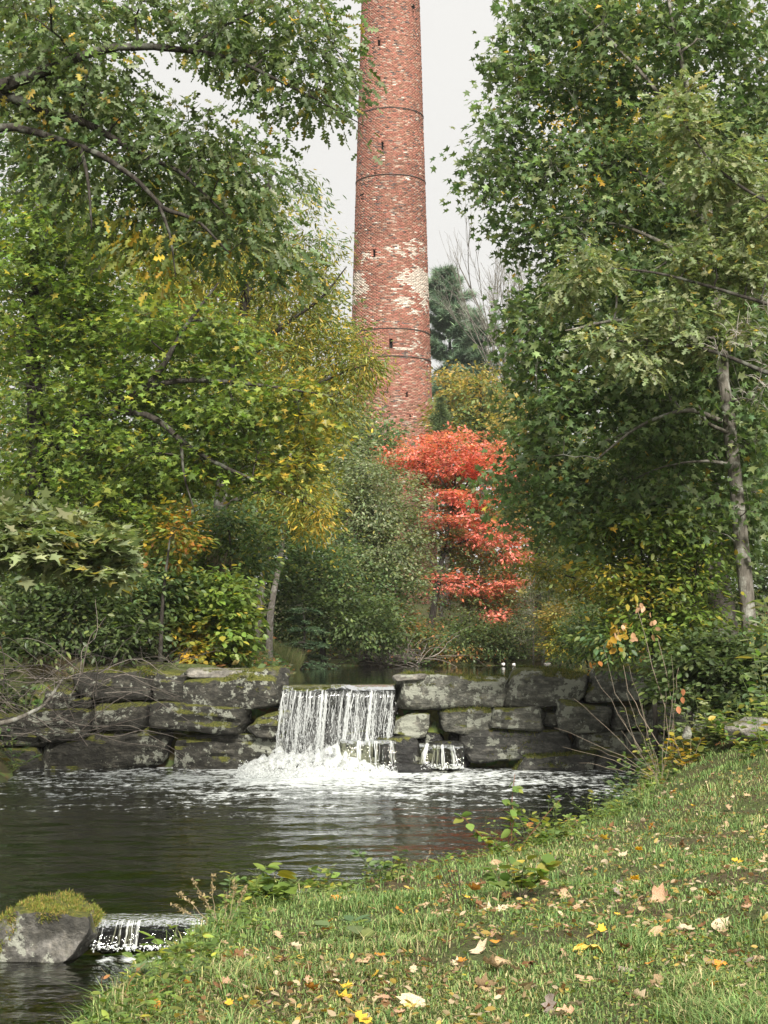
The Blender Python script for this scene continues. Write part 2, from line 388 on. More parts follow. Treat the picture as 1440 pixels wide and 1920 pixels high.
# ------------------------------------------------------------------ ground
BANK = np.array([(4.3, 27.3), (3.6, 24.2), (2.85, 20.4), (2.2, 18.0), (0.75, 14.1), (-0.2, 12.5), (-0.62, 11.7), (-1.0, 10.9), (-1.2, 10.1), (-1.28, 9.2), (-1.36, 8.2), (-1.5, 6.8), (-2.4, 3.0), (-3.6, -4.0)])
LOWER = np.vstack([BANK, [(-6.5, -4.0), (-3.9, 8.0), (-4.0, 12.0), (-4.5, 16.0), (-5.7, 27.3)]])
UPPER = np.array([(-1.95, 27.3), (-1.9, 33), (-2.0, 40), (-2.3, 46.5), (-3.2, 48.5), (-3.4, 51), (-1.5, 53.2), (1.2, 53.6), (3.6, 54.2), (5.6, 53), (6.0, 48), (4.9, 40), (4.2, 33), (3.3, 29), (3.2, 27.3)])
SILL = 11.8
def sdf(poly, x, y):
    """signed distance, negative inside"""
    d = np.full(x.shape, 1e9); ins = np.zeros(x.shape, bool)
    for i in range(len(poly)):
        a = poly[i]; b = poly[(i + 1) % len(poly)]
        ex, ey = b - a; wx, wy = x - a[0], y - a[1]
        t = np.clip((wx * ex + wy * ey) / (ex * ex + ey * ey), 0, 1)
        d = np.minimum(d, (wx - ex * t) ** 2 + (wy - ey * t) ** 2)
        c = ((a[1] <= y) & (y < b[1])) | ((b[1] <= y) & (y < a[1]))
        with np.errstate(divide='ignore', invalid='ignore'):
            xi = a[0] + (y - a[1]) / (b[1] - a[1] if b[1] != a[1] else 1e-9) * ex
        ins ^= c & (x < xi)
    return np.where(ins, -1, 1) * np.sqrt(d)
def height(x, y):
    x = np.asarray(x, float); y = np.asarray(y, float)
    dl = sdf(LOWER, x, y); du = sdf(UPPER, x, y)
    lvl = np.where(y < SILL, -0.18, 0.0)
    bumps = (vnoise(x * 1.3, y * 1.3, 1) - 0.5) * 0.07 + (vnoise(x * 4.1, y * 4.1, 2) - 0.5) * 0.03
    zin = lvl - np.minimum(0.03 + 0.3 * -dl, 0.55)
    steep = sstep((11.4 - y) / 0.8) * sstep((x + 2.6) / 0.3)
    land = -0.02 + (0.24 + 0.10 * steep) * sstep(dl / (0.38 - 0.14 * steep)) + np.minimum(0.06 * np.maximum(dl, 0), 0.9) + bumps * sstep(dl / 0.3)
    land = np.where(y < SILL, land + lvl * (1 - sstep(dl / 0.3)), land)
    right = 0.95 * sstep((y - 15) / 9) * sstep(dl / 2.6) * (x > -1)
    left = 0.95 * sstep(dl / 1.6) * (x < -1.2) * (y > 8)
    zlow = np.where(dl < 0, zin, land + right + left)
    zup = np.where(du < 0, 1.31 - np.minimum(0.05 + 0.25 * -du, 0.9), 1.30 + 0.22 * sstep(du / 0.9) + np.minimum(0.07 * du, 4.0) + bumps)
    s = sstep((y - 27.28) / 0.12)
    return zlow * (1 - s) + zup * s
def hz(x, y): return float(height(np.array([x]), np.array([y]))[0])

xs = np.unique(np.round(np.concatenate([np.linspace(-900, -60, 8), np.linspace(-60, -12, 14), np.linspace(-12, -5, 24), np.arange(-5, 7, 0.11), np.linspace(7, 14, 24), np.linspace(14, 60, 14), np.linspace(60, 900, 8)]), 3))
ys = np.unique(np.round(np.concatenate([np.linspace(-200, -6, 10), np.linspace(-6, 6, 30), np.arange(6, 24, 0.11), np.arange(24, 30, 0.12), np.linspace(30, 60, 70), np.linspace(60, 140, 30), np.linspace(140, 2200, 12)]), 3))
gx, gy = np.meshgrid(xs, ys); gz = height(gx, gy)
nx, ny = len(xs), len(ys)
idx = np.arange(nx * ny).reshape(ny, nx)
quads = np.stack([idx[:-1, :-1], idx[:-1, 1:], idx[1:, 1:], idx[1:, :-1]], -1).reshape(-1, 4)
cz = gz.ravel()[quads].mean(1); cx = gx.ravel()[quads].mean(1); cy = gy.ravel()[quads].mean(1)
bedmask = (sdf(LOWER, cx, cy) < 0.02) | ((sdf(UPPER, cx, cy) < 0.02))
mb = MB(); mb.v = [np.stack([gx, gy, gz], -1).reshape(-1, 3)]; mb.c = [np.ones((nx * ny, 3))]; mb.n = nx * ny
mb.f = [quads]; mb.mi = [bedmask.astype(np.int32)]
tag(mb.obj('ground', [M_ground, M_bed], smooth=True, color=False), kind='structure')

def water_sheet(name, mat, x0, x1, y0, y1, dx, dy, z, amp):
    X = np.arange(x0, x1 + 1e-6, dx); Y = np.arange(y0, y1 + 1e-6, dy); A, B = np.meshgrid(X, Y)
    Z = z + amp * ((vnoise(A * 1.4, B * 2.4, 5) - 0.5) + 0.5 * (vnoise(A * 3.4, B * 6.0, 6) - 0.5))
    i = np.arange(A.size).reshape(A.shape)
    q = np.stack([i[:-1, :-1], i[:-1, 1:], i[1:, 1:], i[1:, :-1]], -1).reshape(-1, 4)
    m = MB(); m.add(np.stack([A, B, Z], -1), [q])
    return tag(m.obj(name, mat, smooth=True, color=False), kind='structure')
water_sheet('pool_water', M_pool, -9.0, 5.2, SILL - 0.03, 27.25, 0.1, 0.07, 0.0, 0.022)
water_sheet('stream_water', M_stream, -7.0, 0.0, -4.0, SILL - 0.05, 0.1, 0.07, -0.18, 0.015)
water_sheet('pond_water', M_pond, -4.5, 8.0, 27.12, 56.0, 0.25, 0.25, 1.31, 0.006)

# ------------------------------------------------------------------ the chimney
def build_chimney():
    Yc = 95.0
    cx = P(732.5, 620, Yc)[0]
    def half(py, hw): return (P(720 + hw, py, Yc)[0] - P(720, py, Yc)[0])
    zA, zB = P(0, 620, Yc)[2], P(0, 0, Yc)[2]
    rA, rB = half(620, 73.5), half(0, 54.3)
    def rad(z): return rA + (rB - rA) * (z - zA) / (zB - zA)
    z0 = hz(cx, Yc) - 0.3; z1 = zB + 4.0
    root = empty('brick_chimney', (cx, Yc, z0), 'tall round red brick mill chimney with peeling white paint, rising behind the trees', 'chimney')
    rng = np.random.default_rng(3)
    h = 0.077; nc = int((z1 - z0) / h); nb = 58
    ii, jj = np.meshgrid(np.arange(nc), np.arange(nb), indexing='ij')
    zb = z0 + ii * h
    dth = 2 * math.pi / nb
    th = (jj + 0.5 * (ii % 2)) * dth + rng.normal(0, 0.004, ii.shape)      # angle; camera-facing is -90 deg
    ii, zb, th = ii.ravel(), zb.ravel(), th.ravel()
    thc = th + dth / 2
    # photo pixel of every brick, used only to place the paint and the slits on the shaft
    rr = rad(zb)
    bx, by = cx + rr * np.cos(thc), Yc + rr * np.sin(thc)
    def proj(x, y, z):
        d = np.stack([x - EYE[0], y - EYE[1], z - EYE[2]], -1)
        f = d[:, 1] * CT + d[:, 2] * ST; u = -d[:, 1] * ST + d[:, 2] * CT
        return W0 / 2 + FPX * d[:, 0] / f, H0 / 2 - FPX * u / f
    px, py = proj(bx, by, zb + h / 2)
    front = np.sin(thc) < 0.1
    # loopholes
    slits = [(710, 79, 6, 15), (717, 273, 6, 16), (702, 322, 4, 8), (677, 370, 5, 10), (701, 475, 6, 15), (733, 646, 7, 18), (763, 740, 5, 11), (776, 19, 4, 16), (770, 782, 5, 8)]
    keep = np.ones(len(th), bool)
    for sx, sy, sw, sh in slits: keep &= ~(front & (np.abs(px - sx) < sw * 0.75) & (np.abs(py - sy) < sh * 0.55))
    # a few missing bricks
    miss = rng.random(len(th)) < 0.006
    # white paint / render remains
    u = thc * rr; w = zb
    n1 = vnoise(u * 1.1, w * 1.5, 11); n2 = vnoise(u * 3.2, w * 6.0, 12); n3 = rng.random(len(th)); n4 = vnoise(u * 0.45, w * 0.6, 13)
    white = np.zeros(len(th))
    for (ax, ay, sx, sy, k) in [(674, 535, 14, 22, 1.6), (668, 560, 10, 16, 1.0), (770, 520, 30, 18, 0.95), (790, 545, 18, 45, 1.15), (760, 565, 30, 14, 1.0), (778, 580, 24, 12, 0.9), (740, 545, 22, 10, 0.6), (700, 475, 26, 16, 0.6), (740, 470, 60, 30, 0.42), (780, 480, 22, 40, 0.6), (730, 72, 60, 26, 0.5), (700, 75, 20, 12, 0.4), (785, 640, 16, 30, 0.55), (745, 654, 28, 3, 1.2), (740, 668, 60, 3, 0.6), (740, 810, 70, 50, 0.3), (690, 575, 12, 22, 0.5)]:
        d2 = ((px - ax) / sx) ** 2 + ((py - ay) / sy) ** 2
        white = np.maximum(white, k * np.exp(-0.5 * d2 ** 2) * front)
    wmask = (white * (0.35 + 0.95 * n1) + 0.55 * (n2 - 0.5) + 0.3 * (n3 - 0.5)) > 0.66
    wmask |= (n2 > 0.88) & (n3 > 0.6) & (w < z0 + 30)
    base = np.array([0.262, 0.120, 0.086])
    colr = base[None] * (0.8 + 0.42 * rng.random((len(th), 1))) * (0.82 + 0.36 * n4[:, None])
    hue = rng.normal(0, 1, len(th))
    colr[:, 0] *= 1 + 0.06 * hue; colr[:, 1] *= 1 - 0.03 * hue
    pale = rng.random(len(th)) < 0.10 + 0.14 * np.clip((zA + 2 - w) / 8, 0, 1); colr[pale] = colr[pale] * 0.6 + np.array([0.36, 0.25, 0.19]) * 0.5
    dk = (rng.random(len(th)) < 0.04 + 0.10 * (n2 > 0.74) + 0.04 * (w > zB - 14)); colr[dk] = np.array([0.11, 0.082, 0.074]) * (0.6 + 0.9 * rng.random((dk.sum(), 1)))
    colr[wmask] = np.array([0.47, 0.41, 0.35]) * (0.8 + 0.35 * rng.random((wmask.sum(), 1)))
    # geometry
    def cells(sel, jz, jt, rout, rin):
        t0, t1 = th[sel] + jt, th[sel] + dth - jt
        a0, a1 = zb[sel] + jz, zb[sel] + h - jz
        out = []
        for t, a, r in ((t0, a0, rin), (t1, a0, rin), (t1, a1, rin), (t0, a1, rin), (t0, a0, rout), (t1, a0, rout), (t1, a1, rout), (t0, a1, rout)):
            out.append(np.stack([cx + r * np.cos(t), Yc + r * np.sin(t), a], -1))
        return np.stack(out, 1)
    sel = keep & ~miss & (np.sin(thc) < 0.4)
    pro = rng.normal(0.0, 0.006, sel.sum()) + 0.012 * (rng.random(sel.sum()) < 0.05) - 0.02 * (rng.random(sel.sum()) < 0.06)
    v = cells(sel, 0.006, 0.0032, rr[sel] + pro, rr[sel] - 0.05)
    n = len(v); k = np.arange(n)[:, None] * 8
    # which bricks show largest: the lowest visible courses facing the camera become parts of their own in the loop below
    order = np.where(front[sel] & (py[sel] > 8) & (py[sel] < 800) & (np.abs(px[sel] - 732) < 70))[0]
    big = order[np.argsort(-py[sel][order])][:0]
    fm = np.ones(n, bool); fm[big] = False
    faces = [np.array(f)[None] + k[fm] for f in ((4, 5, 6, 7), (0, 1, 5, 4), (3, 7, 6, 2), (1, 2, 6, 5), (0, 4, 7, 3))]
    mb = MB(); mb.add(v.reshape(-1, 3), faces, np.repeat(colr[sel], 8, 0))
    o = mb.obj('brickwork', M_brick, root); tag(o, kind='stuff')
    # mortar bed behind the brick faces, left open at the slits
    v = cells(keep, -0.0005, -0.0001, rr[keep] - 0.012, rr[keep] - 0.012)[:, 4:]
    n = len(v); mb = MB(); q = np.arange(n * 4).reshape(n, 4)
    mc = np.where(wmask[keep][:, None], np.array([0.5, 0.47, 0.41]), np.array([0.26, 0.195, 0.155])) * (0.8 + 0.4 * rng.random((n, 1)))
    mb.add(v.reshape(-1, 3), [q], np.repeat(mc, 4, 0)); mb.obj('mortar', M_brick, root)
    for sx, sy, sw, sh in slits:
        zc = P(sx, sy, Yc - 1.9)[2]; r = rad(zc); ang = -math.pi / 2 + math.asin(max(-0.97, min(0.97, (P(sx, sy, Yc - 1.9)[0] - cx) / r)))
        e_t = np.array([-math.sin(ang), math.cos(ang), 0]); e_r = np.array([math.cos(ang), math.sin(ang), 0]); c0 = np.array([cx, Yc, zc])
        hw, hh = sw * 0.5 * 0.026, sh * 0.5 * 0.03; W, Hh = hw + 0.22, hh + 0.13; mb = MB()
        for (a0, a1, b0, b1) in ((-W, -hw, -Hh, Hh), (hw, W, -Hh, Hh), (-hw, hw, hh, Hh), (-hw, hw, -Hh, -hh)):
            nb_ = max(1, int(round((b1 - b0) / h)))
            for q_ in range(nb_):
                z_a, z_b = b0 + (b1 - b0) * q_ / nb_ + 0.004, b0 + (b1 - b0) * (q_ + 1) / nb_ - 0.004
                def rf(a): return math.sqrt(max(r * r - a * a, 0.01)) - 0.006
                vv = np.array([c0 + e_t * a + e_r * (rf(a) - d) + np.array([0, 0, z]) for d in (0, 0.12) for z in (z_a, z_b) for a in (a0, a1)])
                mb.add(vv, [np.array([(0, 1, 3, 2), (4, 6, 7, 5), (0, 2, 6, 4), (1, 5, 7, 3), (2, 3, 7, 6), (0, 4, 5, 1)])], base * rng.uniform(0.6, 1.15))
        mb.obj('loophole', M_brick, root)
    # dark inner lining
    mb = MB(); ns = 40; zz = np.array([z0, z1]); an = np.arange(ns) * 2 * math.pi / ns
    vv = np.array([[cx + (rad(z) - 0.35) * math.cos(a), Yc + (rad(z) - 0.35) * math.sin(a), z] for z in zz for a in an])
    q = np.array([(i, (i + 1) % ns, ns + (i + 1) % ns, ns + i) for i in range(ns)])
    mb.add(vv, [q]); mb.obj('lining', M_void, root, color=False)
    # iron hoops
    for by_ in (200, 326, 617, 669):
        z = P(732, by_, Yc - 2.0)[2]; r = rad(z) + 0.016; mb = MB(); ns = 72
        an = np.linspace(0, 2 * math.pi, ns, endpoint=False)
        prof = [(r, z - 0.022), (r + 0.02, z - 0.022), (r + 0.02, z + 0.022), (r, z + 0.022)]
        vv = np.array([[cx + a * math.cos(t), Yc + a * math.sin(t), b + 0.004 * math.sin(3 * t)] for t in an for a, b in prof])
        q = np.array([(i * 4 + k, ((i + 1) % ns) * 4 + k, ((i + 1) % ns) * 4 + (k + 1) % 4, i * 4 + (k + 1) % 4) for i in range(ns) for k in range(4)])
        mb.add(vv, [q]); mb.obj('iron_band', M_iron, root, color=False)
build_chimney()

# ------------------------------------------------------------------ stones
def stone_mesh(name, ex, ey, ez, seed, mat, rnd=7.0, amp=0.05, cuts=8, chips=5, strata=0.05, climit=(0.70, 0.9)):
    rs = np.random.default_rng(seed)
    bm = bmesh.new(); bmesh.ops.create_cube(bm, size=2.0)
    bmesh.ops.subdivide_edges(bm, edges=bm.edges[:], cuts=cuts, use_grid_fill=True)
    E = np.array([ex, ey, ez]); v = np.array([vt.co[:] for vt in bm.verts])
    k = rnd; s = (np.abs(v) ** k).sum(1) ** (1 / k); v = v / s[:, None]
    v *= E
    # skew and bulge
    v[:, 0] += v[:, 2] * rs.normal(0, 0.25); v[:, 2] += v[:, 0] * rs.normal(0, 0.04)
    v[:, 2] *= 1 + 0.10 * rs.normal() * v[:, 0] / ex
    for _ in range(chips):                       # chipped planes
        nrm = norm(rs.normal(0, 1, 3) * np.array([1, 1.2, 1])); lim = (np.abs(nrm) * E).sum() * rs.uniform(*climit)
        dd = v @ nrm - lim; m = dd > 0; v[m] -= nrm * dd[m][:, None] * 0.9
    off = rs.uniform(-50, 50, 3); mn = min(ex, ez)
    lay = np.array([mnoise.noise(Vector((a * 0.8, off[0], c * 11.0 + a * 0.6))) for a, c in zip(v[:, 0], v[:, 2])]); v[:, 1] += strata * lay * (v[:, 1] < 0); v[:, 0] += strata * 0.6 * lay * np.sign(v[:, 0])
    for i in range(len(v)):
        p = Vector((v[i] + off)); 
        d = mnoise.noise(p * (1.1 / mn * 0.5)) * amp + mnoise.noise(p * (1.1 / mn * 1.6)) * amp * 0.4 + mnoise.noise(p * 14) * amp * 0.12
        nn = v[i] / E; nn = nn / (np.linalg.norm(nn) + 1e-9)
        v[i] += nn * d
    for vt, c in zip(bm.verts, v): vt.co = c
    me = bpy.data.meshes.new(name); bm.to_mesh(me); bm.free()
    me.polygons.foreach_set('use_smooth', np.ones(len(me.polygons), bool)); me.set_sharp_from_angle(angle=R(38))
    me.materials.append(mat); return me
def stone_at(name, px0, px1, py0, py1, Y, depth, seed, mat, parent=None, **kw):
    a = P(px0, py1, Y); b = P(px1, py0, Y)
    ex, ez = (b[0] - a[0]) / 2, (b[2] - a[2]) / 2; ey = depth / 2
    me = stone_mesh(name, ex, ey, ez, seed, mat, **kw)
    o = bpy.data.objects.new(name, me); COL.objects.link(o)
    c = Vector(((a[0] + b[0]) / 2, Y + ey, (a[2] + b[2]) / 2))
    o.location = c
    if parent is not None: o.parent = parent; o.location = c - Vector(parent.location)
    rs = np.random.default_rng(seed + 999); o.rotation_euler = (rs.normal(0, 0.03), rs.normal(0, 0.022), rs.normal(0, 0.06))
    return o, c, (ex, ey, ez)

YW = 26.75
dam = empty('stone_dam', (-0.5, YW + 0.4, -0.1), 'dry-laid dam of big mossy lichened stone blocks across the stream', 'wall')
LEFT = [(133, 284, 1252, 1317), (281, 345, 1260, 1318), (334, 536, 1263, 1334), (80, 136, 1294, 1331), (44, 172, 1328, 1390), (132, 168, 1312, 1331), (168, 279, 1316, 1371), (277, 470, 1322, 1375), (470, 532, 1338, 1384), (72, 314, 1369, 1452), (326, 532, 1378, 1455), (-30, 80, 1340, 1400), (-40, 74, 1392, 1455)]
RIGHT = [(737, 952, 1267, 1331), (951, 1104, 1256, 1326), (1111, 1232, 1256, 1314), (1232, 1330, 1260, 1320), (740, 806, 1342, 1386), (826, 922, 1328, 1375), (922, 1024, 1326, 1368), (1022, 1050, 1336, 1364), (1046, 1147, 1320, 1376), (1152, 1214, 1327, 1372), (1214, 1330, 1322, 1376), (870, 1072, 1366, 1426), (1080, 1177, 1372, 1416), (1176, 1260, 1372, 1425), (972, 1114, 1414, 1462), (1116, 1240, 1416, 1465)]
rsd = np.random.default_rng(5)
tops = []
for k, (a, b, c, d) in enumerate(LEFT):
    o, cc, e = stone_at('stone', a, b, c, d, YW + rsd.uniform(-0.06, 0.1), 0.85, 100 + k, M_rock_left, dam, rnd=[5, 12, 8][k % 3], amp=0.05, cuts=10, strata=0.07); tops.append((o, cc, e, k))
for k, (a, b, c, d) in enumerate(RIGHT):
    Y = YW + rsd.uniform(-0.06, 0.1) - (0.25 if c > 1400 else 0.0) + (0.15 if (b - a) < 40 else 0)
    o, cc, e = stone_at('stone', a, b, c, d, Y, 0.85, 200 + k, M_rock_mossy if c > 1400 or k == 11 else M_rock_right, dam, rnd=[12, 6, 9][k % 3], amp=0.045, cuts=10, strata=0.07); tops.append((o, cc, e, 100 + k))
# the weir under the fall: lip stone and dark set-back stones
for k, (a, b, c, d) in enumerate([(528, 640, 1292, 1322), (640, 742, 1292, 1320)]):
    stone_at('stone', a, b, c, d, YW + 0.12, 0.7, 300 + k, M_rock_wet, dam, rnd=8, amp=0.02)
for k, (a, b, c, d) in enumerate([(520, 610, 1316, 1372), (606, 690, 1318, 1368), (686, 745, 1318, 1375), (515, 640, 1370, 1450), (636, 750, 1366, 1450), (745, 840, 1372, 1450), (835, 890, 1370, 1450)]):
    stone_at('stone', a, b, c, d, YW + 0.32, 0.6, 320 + k, M_rock_wet, dam, rnd=6, amp=0.04)
# slab-like rough cap on the third stone and flat cap right of the fall
stone_at('capstone', 345, 530, 1256, 1272, YW + 0.1, 0.9, 341, M_rock_pale, dam, rnd=6, amp=0.03)
stone_at('capstone', 738, 800, 1264, 1276, YW + 0.0, 0.6, 342, M_rock_pale, dam, rnd=6, amp=0.015)
mb = MB()                                             # earth core, coloured near black so the gaps read as shade
a = P(-60, 1440, YW + 0.75); b = P(1340, 1290, YW + 0.75)
for (x0, x1, zt) in ((a[0], P(524, 0, YW + .75)[0], b[2]), (P(524, 0, YW + .75)[0], P(745, 0, YW + .75)[0], 1.1), (P(745, 0, YW + .75)[0], b[0], b[2])):
    y0, y1, zb_ = YW + 0.62, YW + 0.95, -0.5
    vv = np.array([(x, y, z) for z in (zb_, zt) for y in (y0, y1) for x in (x0, x1)])
    mb.add(vv, [np.array([(0, 1, 5, 4), (2, 6, 7, 3), (0, 4, 6, 2), (1, 3, 7, 5), (4, 5, 7, 6)])])
mb.obj('core', M_void, dam, color=False)

def moss_tufts(mb, pts, nrms, n, rng, l0=0.015, l1=0.045, cols=((0.06, 0.075, 0.012), (0.16, 0.14, 0.03), (0.09, 0.12, 0.02)), w=0.004):
    k = rng.integers(0, len(pts), n); p = pts[k] + rng.normal(0, 0.012, (n, 3)); nn = norm(nrms[k] + rng.normal(0, 0.45, (n, 3)))
    ln = rng.uniform(l0, l1, n)[:, None]; side = norm(np.cross(nn, rng.normal(0, 1, (n, 3))))
    v = np.stack([p - nn * 0.01 - side * w, p - nn * 0.01 + side * w, p + nn * ln], 1)
    c = np.array(cols)[rng.integers(0, len(cols), n)] * rng.uniform(0.7, 1.3, (n, 1))
    mb.add(v.reshape(-1, 3), [np.arange(n * 3).reshape(n, 3)], np.repeat(c, 3, 0))
def surf_pts(o, c, zmin=0.4, nmax=4000, seed=0, world_z=None):
    me = o.data; rs = np.random.default_rng(seed); rot = np.array(o.rotation_euler.to_matrix())
    out = []; nr = []
    for f in me.polygons:
        n = rot @ np.array(f.normal)
        if n[2] < zmin: continue
        vs = np.array([me.vertices[i].co[:] for i in f.vertices])
        k = max(1, int(f.area * 3000))
        w = rs.dirichlet(np.ones(len(vs)), k); out.append((w @ vs) @ rot.T + np.array(c)); nr.append(np.repeat(n[None], k, 0))
    if not out: return np.zeros((0, 3)), np.zeros((0, 3))
    return np.concatenate(out), np.concatenate(nr)
rngm = np.random.default_rng(8)
for o, c, e, k in tops:
    if k in (0, 2, 100, 101, 102, 106, 105, 111, 114):
        pts, nr = surf_pts(o, c, 0.45, seed=k)
        if len(pts) == 0: continue
        m = vnoise(pts[:, 0] * 2.2 + k * 9, pts[:, 1] * 2.5, 4) > (0.35 if k in (0, 114) else 0.52)
        pts, nr = pts[m], nr[m]
        if len(pts) < 5: continue
        mb = MB(); moss_tufts(mb, pts, nr, int(min(4000, len(pts) * 1.2)), rngm, 0.02, 0.06, w=0.006)
        mo = mb.obj('moss', M_blade, o, rel=False); mo.matrix_parent_inverse = (Matrix.Translation(c) @ o.rotation_euler.to_matrix().to_4x4()).inverted()
        tag(mo, kind='stuff')

# rocks standing in the water by the fall, and loose boulders
def loose_rock(name, label, px0, px1, py0, py1, Y, depth, seed, mat, **kw):
    o, c, e = stone_at(name, px0, px1, py0, py1, Y, depth, seed, mat, None, **kw)
    return tag(o, label, 'rock'), c, e
loose_rock('wet_ledge_rock', 'black wet ledge rock at the right foot of the waterfall', 690, 790, 1384, 1448, 26.35, 0.5, 401, M_rock_wet, rnd=4, amp=0.05)
loose_rock('flat_rock', 'low flat dark slab in the water between the two falls', 720, 814, 1431, 1452, 26.0, 0.4, 402, M_rock_wet, rnd=3.5, amp=0.02)
loose_rock('cascade_rock', 'rounded dark rock under the small right-hand side cascade', 786, 872, 1394, 1450, 26.3, 0.55, 403, M_rock_wet, rnd=3.5, amp=0.04)
loose_rock('pale_boulder', 'pale grey lichened boulder half hidden by weeds at the right edge of the grass', 1372, 1530, 1350, 1402, 20.6, 0.9, 404, M_rock_pale, rnd=2.8, amp=0.11, cuts=9, chips=9)
loose_rock('edge_stone', 'small pale stone among yellow weeds beside the bare shrub', 1283, 1300, 1362, 1385, 18.4, 0.15, 405, M_rock_pale, rnd=3, amp=0.02)
for k, (a, b, c, d, lb) in enumerate([(940, 948, 1243, 1249, 'tiny pinkish white stone in the far pond, leftmost of three'), (960, 967, 1243, 1250, 'tiny white stone in the far pond, middle of three'), (1020, 1034, 1242, 1250, 'small jagged white stone in the far pond, largest of three')]):
    loose_rock('white_stone', lb, a, b, c, d, 51.0, 0.2, 410 + k, mat_plain('white_stone', (0.5, 0.48, 0.46), 0.7) if k == 0 else bpy.data.materials['white_stone'], rnd=2.5, amp=0.03, cuts=4)
# foreground mossy boulder
brt = empty('mossy_boulder', P(85, 1795, 11.5), 'grey boulder capped with thick green and golden moss beside the little cascade', 'rock')
o, c, e = stone_at('rock', -34, 174, 1710, 1826, 11.4, 0.7, 431, mat_rock('boulder', 0.8, 0.6, (0.06, 0.058, 0.05), (0.22, 0.21, 0.19), 1.2), brt, rnd=4.0, amp=0.075, cuts=9, chips=26, strata=0.01, climit=(0.56, 0.86))
pts, nr = surf_pts(o, np.array(c), -0.2, seed=1)
d_ = pts - np.array(c)
m = (vnoise(d_[:, 0] * 16, d_[:, 1] * 16 + d_[:, 2] * 9, 6) > 0.42) & (d_[:, 2] > 0.08 + 0.16 * (vnoise(d_[:, 0] * 7, d_[:, 1] * 7, 3) - 0.5) - 0.28 * (d_[:, 0] < -0.12) * sstep((-d_[:, 0] - 0.12) / 0.2) + 0.35 * np.clip(-d_[:, 1] - 0.12, 0, 1))
mb = MB(); moss_tufts(mb, pts[m] + nr[m] * 0.008, nr[m] * 0.6 + np.array([0, 0, 0.6]), 11000, rngm, 0.005, 0.018, ((0.10, 0.14, 0.02), (0.2, 0.19, 0.04), (0.15, 0.19, 0.03), (0.28, 0.2, 0.06)), 0.0026)
tag(mb.obj('moss', M_blade, brt), kind='stuff')

